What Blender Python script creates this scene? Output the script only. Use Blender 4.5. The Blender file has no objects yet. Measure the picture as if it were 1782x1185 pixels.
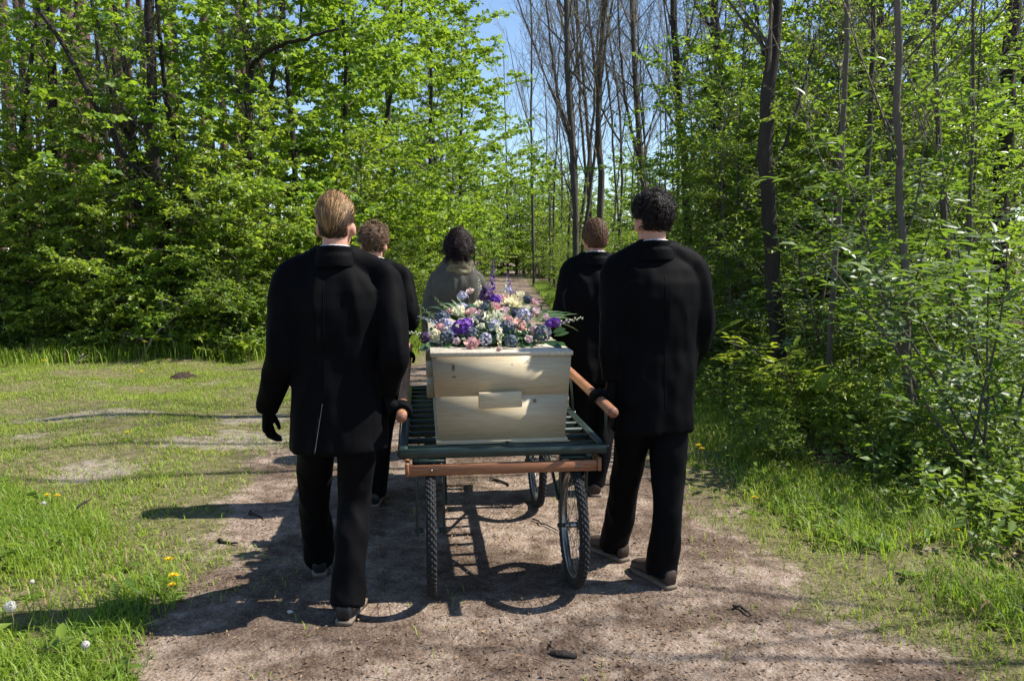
import bpy, bmesh, math, random
import numpy as np
from mathutils import Vector, Matrix, noise as mnoise
from mathutils.bvhtree import BVHTree

R = math.radians
scene = bpy.context.scene
COL = scene.collection

# ------------------------------------------------------------------ camera
CAM_H = 1.55
FPX = 1340.0            # focal length in photograph pixels (1782 wide)
PITCH = math.atan((592.5 - 448.0) / FPX)
cam_d = bpy.data.cameras.new('camera')
cam_d.sensor_width = 36.0
cam_d.lens = 36.0 * FPX / 1782.0
cam_d.clip_start = 0.05
cam_d.clip_end = 2000.0
cam = bpy.data.objects.new('camera', cam_d)
cam.location = (0, 0, CAM_H)
cam.rotation_euler = (R(90) - PITCH, 0, 0)
COL.objects.link(cam)
scene.camera = cam

# ------------------------------------------------------------------ sky, sun, exposure
SUN_EL = R(52)
SUN_AZ = R(83)        # clockwise from +Y: the sun stands to the right of the path
sun_dir = Vector((math.sin(SUN_AZ) * math.cos(SUN_EL), math.cos(SUN_AZ) * math.cos(SUN_EL), math.sin(SUN_EL)))
world = bpy.data.worlds.new('World')
scene.world = world
world.use_nodes = True
wn = world.node_tree.nodes
wl = world.node_tree.links
wn.clear()
w_out = wn.new('ShaderNodeOutputWorld')
w_bg = wn.new('ShaderNodeBackground')
w_sky = wn.new('ShaderNodeTexSky')
w_sky.sky_type = 'NISHITA'
w_sky.sun_disc = False
w_sky.sun_elevation = SUN_EL
w_sky.sun_rotation = SUN_AZ
w_sky.air_density = 1.0
w_sky.dust_density = 0.15
w_sky.ozone_density = 2.6
w_bg.inputs['Strength'].default_value = 0.10
wl.new(w_sky.outputs['Color'], w_bg.inputs['Color'])
wl.new(w_bg.outputs['Background'], w_out.inputs['Surface'])

sun_l = bpy.data.lights.new('sun', 'SUN')
sun_l.energy = 5.0
sun_l.angle = R(0.53)
sun_l.color = (1.0, 0.95, 0.86)
sun = bpy.data.objects.new('sun', sun_l)
sun.rotation_euler = (-sun_dir).to_track_quat('-Z', 'Y').to_euler()
sun.location = (8, -2, 12)
COL.objects.link(sun)

vs = scene.view_settings
vs.view_transform = 'Standard'
vs.look = 'None'
vs.exposure = 1.0
vs.gamma = 1.0
vs.use_curve_mapping = False
scene.render.film_transparent = False
cy = scene.cycles
cy.max_bounces = 5
cy.diffuse_bounces = 3
cy.glossy_bounces = 2
cy.transmission_bounces = 3
cy.transparent_max_bounces = 4
cy.caustics_reflective = False
cy.caustics_refractive = False
cy.use_denoising = True
cy.use_adaptive_sampling = True
cy.adaptive_threshold = 0.02

# ------------------------------------------------------------------ helpers
F_ = np.array((0, math.cos(PITCH), -math.sin(PITCH)))
U_ = np.array((0, math.sin(PITCH), math.cos(PITCH)))

def ray(px, py):
    d = F_ * FPX + U_ * (592.5 - py)
    d = d + np.array((px - 891.0, 0, 0))
    return d

def at(px, py, Y):
    """world point seen at photograph pixel (px,py) at distance Y along the path"""
    d = ray(px, py)
    t = Y / d[1]
    return np.array((0, 0, CAM_H)) + d * t

def on_ground(px, py, z=0.0):
    d = ray(px, py)
    t = (z - CAM_H) / d[2]
    return np.array((0, 0, CAM_H)) + d * t

def gz(x, y):
    """height of the forest floor"""
    x = np.asarray(x, float); y = np.asarray(y, float)
    e = np.clip((np.abs(x + 0.1) - 1.7) / 1.5, 0, 1)
    h = 0.035 * np.sin(x * 1.7 + 0.6 * y) * np.cos(y * 1.1 - 0.4 * x) + 0.02 * np.sin(3.1 * x + 1.3) * np.sin(2.7 * y)
    far = np.clip((np.abs(x) - 4) / 8, 0, 1) * 0.15 * np.sin(x * .35 + y * .22)
    return e * (h + 0.02) + far

def new_mat(name):
    m = bpy.data.materials.new(name)
    m.use_nodes = True
    nt = m.node_tree
    nt.nodes.clear()
    out = nt.nodes.new('ShaderNodeOutputMaterial')
    return m, nt, out

def N(nt, typ, **kw):
    n = nt.nodes.new(typ)
    for k, v in kw.items():
        if k.startswith('i_'):
            n.inputs[k[2:].replace('_', ' ')].default_value = v
        else:
            setattr(n, k, v)
    return n

def ramp(nt, stops, fac=None):
    r = nt.nodes.new('ShaderNodeValToRGB')
    el = r.color_ramp.elements
    while len(el) < len(stops):
        el.new(0.5)
    for e, (p, c) in zip(el, stops):
        e.position = p
        e.color = (c[0], c[1], c[2], 1)
    if fac is not None:
        nt.links.new(fac, r.inputs['Fac'])
    return r

def principled(nt, out, rough=0.6, spec=0.3):
    p = nt.nodes.new('ShaderNodeBsdfPrincipled')
    p.inputs['Roughness'].default_value = rough
    p.inputs['Specular IOR Level'].default_value = spec
    nt.links.new(p.outputs['BSDF'], out.inputs['Surface'])
    return p

def bump(nt, p, height, strength=0.3, dist=0.01):
    b = nt.nodes.new('ShaderNodeBump')
    b.inputs['Strength'].default_value = strength
    b.inputs['Distance'].default_value = dist
    nt.links.new(height, b.inputs['Height'])
    nt.links.new(b.outputs['Normal'], p.inputs['Normal'])
    return b

def objco(nt, scale=(1, 1, 1)):
    t = nt.nodes.new('ShaderNodeTexCoord')
    m = nt.nodes.new('ShaderNodeMapping')
    m.inputs['Scale'].default_value = scale
    nt.links.new(t.outputs['Object'], m.inputs['Vector'])
    return m.outputs['Vector']

def noise_tex(nt, vec, scale, detail=4, rough=0.6):
    n = nt.nodes.new('ShaderNodeTexNoise')
    n.inputs['Scale'].default_value = scale
    n.inputs['Detail'].default_value = detail
    n.inputs['Roughness'].default_value = rough
    nt.links.new(vec, n.inputs['Vector'])
    return n

def leaf_mat(name, dark, light, trans, tfac=0.45, rough=0.42, spec=0.45, under=None):
    """thin leaf: reflects on top, lets light through; tint differs from leaf to leaf"""
    m, nt, out = new_mat(name)
    at_ = N(nt, 'ShaderNodeAttribute', attribute_name='tint')
    oi = N(nt, 'ShaderNodeObjectInfo')
    mix = N(nt, 'ShaderNodeMath', operation='MULTIPLY_ADD')
    nt.links.new(oi.outputs['Random'], mix.inputs[0]); mix.inputs[1].default_value = 0.35
    sub = N(nt, 'ShaderNodeMath', operation='MULTIPLY'); sub.inputs[1].default_value = 0.75
    nt.links.new(at_.outputs['Fac'], sub.inputs[0])
    nt.links.new(sub.outputs[0], mix.inputs[2])
    r = ramp(nt, [(0.0, dark), (0.55, light), (1.0, (light[0] * 1.35, light[1] * 1.15, light[2] * 0.9))], mix.outputs[0])
    p = principled(nt, out, rough, spec)
    col = r.outputs['Color']
    if under is not None:
        geo = N(nt, 'ShaderNodeNewGeometry')
        mx = N(nt, 'ShaderNodeMix', data_type='RGBA')
        nt.links.new(geo.outputs['Backfacing'], mx.inputs['Factor'])
        nt.links.new(col, mx.inputs['A']); mx.inputs['B'].default_value = (*under, 1)
        col = mx.outputs['Result']
    nt.links.new(col, p.inputs['Base Color'])
    tr = N(nt, 'ShaderNodeBsdfTranslucent')
    r2 = ramp(nt, [(0.0, (trans[0] * .6, trans[1] * .7, trans[2])), (1.0, trans)], mix.outputs[0])
    nt.links.new(r2.outputs['Color'], tr.inputs['Color'])
    ms = N(nt, 'ShaderNodeMixShader'); ms.inputs[0].default_value = tfac
    nt.links.new(p.outputs['BSDF'], ms.inputs[1]); nt.links.new(tr.outputs['BSDF'], ms.inputs[2])
    nt.links.new(ms.outputs['Shader'], out.inputs['Surface'])
    return m

def bark_mat(name, c0, c1, scale=1.0, stretch=0.25):
    m, nt, out = new_mat(name)
    v = objco(nt, (1, 1, stretch))
    n1 = noise_tex(nt, v, 38 * scale, 5, 0.65)
    n2 = noise_tex(nt, v, 5 * scale, 3)
    mx = N(nt, 'ShaderNodeMath', operation='MULTIPLY_ADD')
    nt.links.new(n2.outputs['Fac'], mx.inputs[0]); mx.inputs[1].default_value = 0.6
    ad = N(nt, 'ShaderNodeMath', operation='MULTIPLY'); ad.inputs[1].default_value = 0.5
    nt.links.new(n1.outputs['Fac'], ad.inputs[0]); nt.links.new(ad.outputs[0], mx.inputs[2])
    r = ramp(nt, [(0.3, c0), (0.75, c1)], mx.outputs[0])
    p = principled(nt, out, 0.9, 0.15)
    nt.links.new(r.outputs['Color'], p.inputs['Base Color'])
    bump(nt, p, n1.outputs['Fac'], 0.9, 0.02)
    return m

def plain_mat(name, col, rough=0.6, spec=0.3, noise_amt=0.15, nscale=30, metal=0.0, bumpy=0.0):
    m, nt, out = new_mat(name)
    v = objco(nt)
    n = noise_tex(nt, v, nscale, 4)
    lo = tuple(c * (1 - noise_amt) for c in col); hi = tuple(min(1, c * (1 + noise_amt)) for c in col)
    r = ramp(nt, [(0.3, lo), (0.7, hi)], n.outputs['Fac'])
    p = principled(nt, out, rough, spec)
    p.inputs['Metallic'].default_value = metal
    nt.links.new(r.outputs['Color'], p.inputs['Base Color'])
    if bumpy:
        bump(nt, p, n.outputs['Fac'], bumpy, 0.004)
    return m

# ---- mesh building
def make_mesh(name, verts, faces, mats=None, fmat=None, smooth=False, tint=None, color=None):
    """faces: (n,3) / (n,4) array, or list of those arrays, or python list of tuples"""
    me = bpy.data.meshes.new(name)
    verts = np.asarray(verts, np.float32).reshape(-1, 3)
    groups = faces if isinstance(faces, list) and len(faces) and isinstance(faces[0], np.ndarray) else None
    if groups is None and isinstance(faces, np.ndarray):
        groups = [faces]
    if groups is None:
        loops = np.array([i for f in faces for i in f], np.int32)
        tot = np.array([len(f) for f in faces], np.int32)
    else:
        groups = [g for g in groups if len(g)]
        loops = np.concatenate([g.reshape(-1) for g in groups]).astype(np.int32)
        tot = np.concatenate([np.full(len(g), g.shape[1], np.int32) for g in groups])
    start = np.concatenate([[0], np.cumsum(tot)[:-1]]).astype(np.int32)
    me.vertices.add(len(verts)); me.vertices.foreach_set('co', verts.ravel())
    me.loops.add(len(loops)); me.loops.foreach_set('vertex_index', loops)
    me.polygons.add(len(tot)); me.polygons.foreach_set('loop_start', start)
    if fmat is not None:
        me.polygons.foreach_set('material_index', np.asarray(fmat, np.int32))
    me.update(calc_edges=True)
    if smooth:
        me.polygons.foreach_set('use_smooth', np.ones(len(tot), bool))
    if tint is not None:
        a = me.attributes.new('tint', 'FLOAT', 'POINT')
        a.data.foreach_set('value', np.asarray(tint, np.float32))
    if color is not None:
        a = me.attributes.new('col', 'FLOAT_COLOR', 'POINT')
        c = np.ones((len(verts), 4), np.float32); c[:, :3] = color
        a.data.foreach_set('color', c.ravel())
    for m in (mats or []):
        me.materials.append(m)
    return me

def link(name, me, parent=None, loc=None):
    o = bpy.data.objects.new(name, me)
    COL.objects.link(o)
    if parent is not None:
        o.parent = parent
    if loc is not None:
        o.location = loc
    return o

def tag(o, label=None, cat=None, group=None, kind=None):
    if label: o['label'] = label
    if cat: o['category'] = cat
    if group: o['group'] = group
    if kind: o['kind'] = kind
    return o

def empty(name, loc=(0, 0, 0), rz=0.0):
    o = bpy.data.objects.new(name, None)
    o.empty_display_size = 0.1
    COL.objects.link(o)
    o.location = tuple(float(c) for c in loc); o.rotation_euler = (0, 0, rz)
    return o

def copy_tree(o, parent=None):
    c = o.copy(); COL.objects.link(c)
    c.parent = parent
    for ch in o.children:
        copy_tree(ch, c)
    return c

class MB:
    """collects pieces of one part"""
    def __init__(self):
        self.v = []; self.f = []; self.m = []; self.n = 0
    def add(self, v, f, mat=0):
        v = np.asarray(v, float).reshape(-1, 3)
        self.v.append(v)
        for q in f:
            self.f.append(tuple(int(i) + self.n for i in q)); self.m.append(mat)
        self.n += len(v)
        return self
    def box(self, c, size, rot=None, mat=0, bevel=0.0):
        s = np.asarray(size, float) / 2
        if bevel > 0:
            b = min(bevel, *(s * 0.45))
            pts = []
            for sx in (-1, 1):
                for sy in (-1, 1):
                    for sz in (-1, 1):
                        pts += [(sx * s[0], sy * (s[1] - b), sz * (s[2] - b)), (sx * (s[0] - b), sy * s[1], sz * (s[2] - b)), (sx * (s[0] - b), sy * (s[1] - b), sz * s[2])]
            bm = bmesh.new()
            for p in pts: bm.verts.new(p)
            r = bmesh.ops.convex_hull(bm, input=bm.verts)
            bmesh.ops.dissolve_limit(bm, angle_limit=0.01, verts=bm.verts, edges=bm.edges)
            bm.verts.index_update()
            v = np.array([x.co[:] for x in bm.verts]); f = [[x.index for x in q.verts] for q in bm.faces]
            bm.free()
        else:
            v = np.array([(x, y, z) for x in (-s[0], s[0]) for y in (-s[1], s[1]) for z in (-s[2], s[2])])
            f = [(0, 1, 3, 2), (4, 6, 7, 5), (0, 4, 5, 1), (2, 3, 7, 6), (0, 2, 6, 4), (1, 5, 7, 3)]
        if rot is not None:
            v = v @ np.array(rot).T
        return self.add(v + np.asarray(c, float), f, mat)
    def bar(self, p0, p1, w, h, mat=0, up=(0, 0, 1), bevel=0.0):
        p0 = np.asarray(p0, float); p1 = np.asarray(p1, float)
        d = p1 - p0; L = np.linalg.norm(d); d = d / L
        u = np.asarray(up, float)
        if abs(np.dot(u, d)) > 0.98: u = np.array((0, 1, 0.))
        s = np.cross(d, u); s /= np.linalg.norm(s); u = np.cross(s, d)
        return self.box((p0 + p1) / 2, (w, L, h), np.stack([s, d, u], 1), mat, bevel)
    def tube(self, pts, rad, n=10, mat=0, cap=True):
        v, f = tube(pts, rad, n, cap)
        return self.add(v, f, mat)
    def mesh(self, name, mats, smooth=False):
        return make_mesh(name, np.concatenate(self.v), self.f, mats, self.m, smooth)
    def build(self, name, mats, parent=None, smooth=False):
        if not isinstance(mats, (list, tuple)): mats = [mats]
        return link(name, self.mesh(name, list(mats), smooth), parent)

def frames(pts):
    pts = np.asarray(pts, float)
    t = np.gradient(pts, axis=0)
    t /= np.linalg.norm(t, axis=1)[:, None] + 1e-12
    u = np.array((1., 0, 0)) if abs(t[0][0]) < 0.8 else np.array((0, 1., 0))
    us = []
    for k in range(len(pts)):
        u = u - t[k] * np.dot(u, t[k]); u = u / np.linalg.norm(u)
        us.append(u)
    us = np.array(us)
    return t, us, np.cross(t, us)

def tube(pts, rad, n=8, cap=True):
    pts = np.asarray(pts, float); k = len(pts)
    rad = np.broadcast_to(np.asarray(rad, float), (k,))
    t, u, w = frames(pts)
    a = np.linspace(0, 2 * math.pi, n, endpoint=False)
    v = pts[:, None] + rad[:, None, None] * (np.cos(a)[None, :, None] * u[:, None] + np.sin(a)[None, :, None] * w[:, None])
    v = v.reshape(-1, 3)
    i = np.arange(k - 1)[:, None] * n; j = np.arange(n)[None]; j2 = (j + 1) % n
    f = np.stack([i + j, i + j2, i + n + j2, i + n + j], -1).reshape(-1, 4).tolist()
    if cap:
        f.append(tuple(range(n - 1, -1, -1))); f.append(tuple(range((k - 1) * n, k * n)))
    return v, f

def loft(rings, n=28):
    """rings: (center, u, v, a, b, power): closed skin through superellipses"""
    V = []
    th = np.linspace(0, 2 * math.pi, n, endpoint=False)
    for c, u, v, a, b, p in rings:
        ct, st = np.cos(th), np.sin(th)
        x = np.sign(ct) * np.abs(ct) ** (2 / p) * a; y = np.sign(st) * np.abs(st) ** (2 / p) * b
        V.append(np.asarray(c, float) + x[:, None] * np.asarray(u, float) + y[:, None] * np.asarray(v, float))
    k = len(V); V = np.concatenate(V)
    f = []
    for r in range(k - 1):
        for j in range(n):
            j2 = (j + 1) % n
            f.append((r * n + j, r * n + j2, (r + 1) * n + j2, (r + 1) * n + j))
    f.append(tuple(range(n - 1, -1, -1))); f.append(tuple(range((k - 1) * n, k * n)))
    return V, f

def ellipsoid(c, r, n=14, rot=None):
    th = np.linspace(0, math.pi, n // 2 + 1)[1:-1]
    rings = []
    V = [(0, 0, 1)]
    for t in th:
        for a in np.linspace(0, 2 * math.pi, n, endpoint=False):
            V.append((math.sin(t) * math.cos(a), math.sin(t) * math.sin(a), math.cos(t)))
    V.append((0, 0, -1)); V = np.array(V) * np.asarray(r, float)
    if rot is not None: V = V @ np.array(rot).T
    V = V + np.asarray(c, float)
    k = len(th); f = []
    for j in range(n):
        j2 = (j + 1) % n
        f.append((0, 1 + j, 1 + j2))
        for i in range(k - 1):
            f.append((1 + i * n + j, 1 + (i + 1) * n + j, 1 + (i + 1) * n + j2, 1 + i * n + j2))
        f.append((1 + (k - 1) * n + j, len(V) - 1, 1 + (k - 1) * n + j2))
    return V, f

def voxel_union(mb, voxel, smooth_it=4, fac=0.5):
    """one continuous skin round all the pieces collected in mb -> (verts, quads)"""
    me = make_mesh('tmp', np.concatenate(mb.v), mb.f)
    o = link('tmp', me)
    r = o.modifiers.new('r', 'REMESH'); r.mode = 'VOXEL'; r.voxel_size = voxel
    if smooth_it:
        s = o.modifiers.new('s', 'SMOOTH'); s.factor = fac; s.iterations = smooth_it
    dg = bpy.context.evaluated_depsgraph_get()
    ev = o.evaluated_get(dg)
    m2 = ev.to_mesh()
    v = np.empty(len(m2.vertices) * 3); m2.vertices.foreach_get('co', v)
    nn = np.empty(len(m2.vertices) * 3, np.float32); m2.vertices.foreach_get('normal', nn)
    f = np.empty(len(m2.loops), np.int32); m2.loops.foreach_get('vertex_index', f)
    ls = np.empty(len(m2.polygons), np.int32); m2.polygons.foreach_get('loop_total', ls)
    assert (ls == 4).all()
    ev.to_mesh_clear()
    bpy.data.objects.remove(o); bpy.data.meshes.remove(me)
    return v.reshape(-1, 3), f.reshape(-1, 4), nn.reshape(-1, 3).astype(float)

# ---- vectorised vegetation pieces
def unit(a):
    return a / (np.linalg.norm(a, axis=-1, keepdims=True) + 1e-12)

def sticks(P0, P1, r0, r1, n=3):
    """thin tapered prisms, vectorised -> verts, quads"""
    P0 = np.asarray(P0, float); P1 = np.asarray(P1, float); m = len(P0)
    r0 = np.broadcast_to(np.asarray(r0, float), (m,)); r1 = np.broadcast_to(np.asarray(r1, float), (m,))
    t = unit(P1 - P0)
    h = np.where(np.abs(t[:, 2:3]) < 0.9, np.array([[0, 0, 1.]]), np.array([[1., 0, 0]]))
    u = unit(np.cross(t, h)); w = np.cross(t, u)
    a = np.linspace(0, 2 * math.pi, n, endpoint=False)
    off = np.cos(a)[None, :, None] * u[:, None] + np.sin(a)[None, :, None] * w[:, None]
    v = np.concatenate([P0[:, None] + r0[:, None, None] * off, P1[:, None] + r1[:, None, None] * off], 1)
    b = np.arange(m)[:, None] * (2 * n); j = np.arange(n)[None]; j2 = (j + 1) % n
    f = np.stack([b + j, b + j2, b + n + j2, b + n + j], -1).reshape(-1, 4)
    return v.reshape(-1, 3), f

def leaves(P, A, Nn, L, W, fold=0.18, droop=0.1):
    """leaf of four triangles (two quads) folded on the midrib, vectorised"""
    A = unit(A); S = unit(np.cross(A, Nn)); Nn = np.cross(S, A)
    L = np.asarray(L)[:, None]; W = np.asarray(W)[:, None]
    base = P
    midl = P + A * L * 0.42 + S * W * 0.5 + Nn * W * fold
    midr = P + A * L * 0.42 - S * W * 0.5 + Nn * W * fold
    tip = P + A * L - Nn * L * droop
    v = np.stack([base, midr, tip, midl], 1).reshape(-1, 3)
    b = np.arange(len(P))[:, None] * 4
    f = np.concatenate([b + np.array([[0, 1, 2]]), b + np.array([[0, 2, 3]])], 0)
    return v, f

def leaves6(P, A, Nn, L, W, fold=0.15, droop=0.15):
    """longer leaf in four quads/triangles with a bend, for near plants"""
    A = unit(A); S = unit(np.cross(A, Nn)); Nn = np.cross(S, A)
    L = np.asarray(L)[:, None]; W = np.asarray(W)[:, None]
    q = lambda t, s, n: P + A * L * t + S * W * s + Nn * (W * n)
    c1 = P + A * L * .5 - Nn * L * droop * .25
    v = np.stack([P, q(.25, -.42, fold), q(.62, -.40, fold) - Nn * L * droop * .4, P + A * L - Nn * L * droop,
                  q(.62, .40, fold) - Nn * L * droop * .4, q(.25, .42, fold), c1], 1).reshape(-1, 3)
    b = np.arange(len(P))[:, None] * 7
    tri = np.array([[0, 1, 6], [1, 2, 6], [2, 3, 6], [3, 4, 6], [4, 5, 6], [5, 0, 6]])
    f = np.concatenate([b + t[None] for t in tri], 0)
    return v, f

def blades(P, D, L, W, bend):
    """grass blades: 3 triangles each; D horizontal lean direction"""
    n = len(P)
    L = L[:, None]; W = W[:, None]; bend = bend[:, None]
    S = np.stack([-D[:, 1], D[:, 0], np.zeros(n)], 1)
    up = np.array([[0, 0, 1.]])
    m = P + up * L * .55 + D * L * bend * .3
    t = P + up * L * (1 - .35 * bend) + D * L * bend
    v = np.stack([P - S * W * .5, P + S * W * .5, m - S * W * .4, m + S * W * .4, t], 1).reshape(-1, 3)
    b = np.arange(n)[:, None] * 5
    f = np.concatenate([b + np.array([[0, 1, 3]]), b + np.array([[0, 3, 2]]), b + np.array([[2, 3, 4]])], 0)
    return v, f

# ------------------------------------------------------------------ materials
M = {}
M['leaf_maple'] = leaf_mat('leaf_maple', (0.038, 0.085, 0.010), (0.125, 0.225, 0.022), (0.40, 0.56, 0.03), 0.46)
M['leaf_beech'] = leaf_mat('leaf_beech', (0.045, 0.095, 0.012), (0.145, 0.235, 0.026), (0.46, 0.58, 0.035), 0.47)
M['leaf_dark'] = leaf_mat('leaf_dark', (0.035, 0.075, 0.012), (0.10, 0.17, 0.022), (0.34, 0.46, 0.03), 0.42)
M['leaf_elder'] = leaf_mat('leaf_elder', (0.035, 0.08, 0.014), (0.10, 0.175, 0.028), (0.28, 0.42, 0.03), 0.38, 0.42, 0.35, under=(0.13, 0.18, 0.08))
M['leaf_bright'] = leaf_mat('leaf_bright', (0.12, 0.20, 0.012), (0.22, 0.30, 0.02), (0.45, 0.52, 0.03), 0.5)
M['leaf_herb'] = leaf_mat('leaf_herb', (0.04, 0.085, 0.014), (0.115, 0.185, 0.026), (0.30, 0.42, 0.03), 0.4, 0.45, 0.35)
M['leaf_bud'] = leaf_mat('leaf_bud', (0.10, 0.14, 0.03), (0.19, 0.24, 0.05), (0.35, 0.42, 0.06), 0.45)
M['grass'] = leaf_mat('grass', (0.075, 0.14, 0.015), (0.17, 0.265, 0.028), (0.36, 0.50, 0.035), 0.42, 0.5, 0.3)
M['lawn'] = leaf_mat('lawn', (0.10, 0.155, 0.018), (0.21, 0.30, 0.032), (0.40, 0.52, 0.04), 0.38, 0.55, 0.25)
M['chip'] = leaf_mat('chip', (0.05, 0.032, 0.022), (0.16, 0.115, 0.08), (0.1, 0.07, 0.05), 0.1, 0.8, 0.1)
M['dry'] = leaf_mat('dry', (0.12, 0.075, 0.045), (0.26, 0.19, 0.12), (0.2, 0.14, 0.08), 0.15, 0.7, 0.15)
M['bark'] = bark_mat('bark', (0.016, 0.013, 0.011), (0.060, 0.050, 0.042))
M['bark_grey'] = bark_mat('bark_grey', (0.040, 0.034, 0.029), (0.125, 0.108, 0.090))
M['bark_pine'] = bark_mat('bark_pine', (0.05, 0.032, 0.024), (0.17, 0.108, 0.078))
M['twig'] = bark_mat('twig', (0.07, 0.058, 0.047), (0.17, 0.145, 0.12))
M['twig_pale'] = bark_mat('twig_pale', (0.20, 0.17, 0.13), (0.36, 0.31, 0.25))

def vnoise(x, y, scale, seed=0):
    rr = np.random.default_rng(seed).random((256, 256))
    u = np.asarray(x, float) * scale + 1000; v = np.asarray(y, float) * scale + 1000
    i = np.floor(u).astype(int); j = np.floor(v).astype(int); fu = u - i; fv = v - j
    fu = fu * fu * (3 - 2 * fu); fv = fv * fv * (3 - 2 * fv)
    g = lambda a, b: rr[a % 256, b % 256]
    return (g(i, j) * (1 - fu) + g(i + 1, j) * fu) * (1 - fv) + (g(i, j + 1) * (1 - fu) + g(i + 1, j + 1) * fu) * fv

def fbm(x, y, scale, seed=0, oct=4):
    s = 0; a = .5; t = 0
    for k in range(oct):
        s = s + a * vnoise(x, y, scale * 2 ** k, seed + k); t += a; a *= .55
    return s / t

def path_mask(x, y):
    """1 on the trodden earth, 0 off it"""
    x = np.asarray(x, float); y = np.asarray(y, float)
    xl = np.interp(y, [-5, 2.2, 3.2, 4.4, 5.6, 7, 9, 11, 60], [-1.1, -1.25, -1.45, -1.75, -2.05, -1.8, -1.7, -1.55, -1.6])
    xr = np.interp(y, [-5, 2.6, 3.2, 3.8, 5, 7, 10, 60], [2.2, 1.75, 1.35, 1.25, 1.25, 1.2, 1.15, 1.05])
    w = (fbm(x, y, 1.3, 11) - .5) * 0.9 + (fbm(x, y, 5, 21) - .5) * .4
    d = np.minimum(x - xl, xr - x) + w
    return np.clip(0.5 + d / 0.55, 0, 1)

def bare_mask(x, y):
    """worn, sandy places in the grass of the clearing on the left"""
    x = np.asarray(x, float); y = np.asarray(y, float)
    n = fbm(x * .6, y, 1.6, 33)
    b = np.exp(-((y - 7.35 - .03 * x) / .22) ** 2) + np.exp(-((y - 6.45) / .3) ** 2) + .9 * np.exp(-((y - 5.2) / .35) ** 2) * np.clip((x + 4.2) / 1.5, 0, 1)
    b = b * np.clip((-x - 1.7) / .8, 0, 1)
    n2 = fbm(x, y, 6, 35)
    return np.clip(b * 1.1 * np.clip((n - .44) * 4, 0, 1) + np.clip((n - .62) * 3, 0, .5) + (n2 - .5) * .5 * np.clip((-x - 1.5), 0, 1), 0, .8)

def wood_mask(x, y):
    """1 under the trees"""
    x = np.asarray(x, float); y = np.asarray(y, float)
    n = (fbm(x, y, .8, 44) - .5) * 1.4
    left = np.clip((y - 11.3 + n), 0, 1) * np.clip((-x - 2.2 + n) / .6, 0, 1)
    xr = np.interp(y, [-5, 2.5, 4, 6, 8, 12, 30, 60], [4.4, 3.2, 2.35, 1.85, 1.8, 1.75, 1.65, 1.6])
    right = np.clip((x - xr + n * .5) / .6, 0, 1)
    return np.clip(left + right, 0, 1)

# ------------------------------------------------------------------ ground: one sheet to the horizon
def axis_coords(lo, hi, step, far):
    c = list(np.arange(lo, hi + 1e-6, step))
    s = step
    while c[-1] < far:
        s *= 1.35; c.append(c[-1] + s)
    s = step; pre = []
    x = lo
    while x > -far:
        s *= 1.35; x -= s; pre.append(x)
    return np.array(pre[::-1] + c)

gx = axis_coords(-9, 7, 0.09, 900); gy = axis_coords(1.5, 14, 0.09, 900)
GX, GY = np.meshgrid(gx, gy)
ZZ = gz(GX, GY)
pm = path_mask(GX, GY)
near = (np.abs(GX) < 15) & (GY < 22) & (GY > -2)
ZZ = ZZ + np.where(near, pm * ((fbm(GX, GY, 2.2, 5) - .5) * .022 + (fbm(GX, GY, 9, 6) - .5) * .010), 0)
nx_, ny_ = len(gx), len(gy)
gv = np.stack([GX, GY, ZZ], -1).reshape(-1, 3)
ii = (np.arange(ny_ - 1)[:, None] * nx_ + np.arange(nx_ - 1)[None]).reshape(-1)
gf = np.stack([ii, ii + 1, ii + nx_ + 1, ii + nx_], 1)

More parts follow.
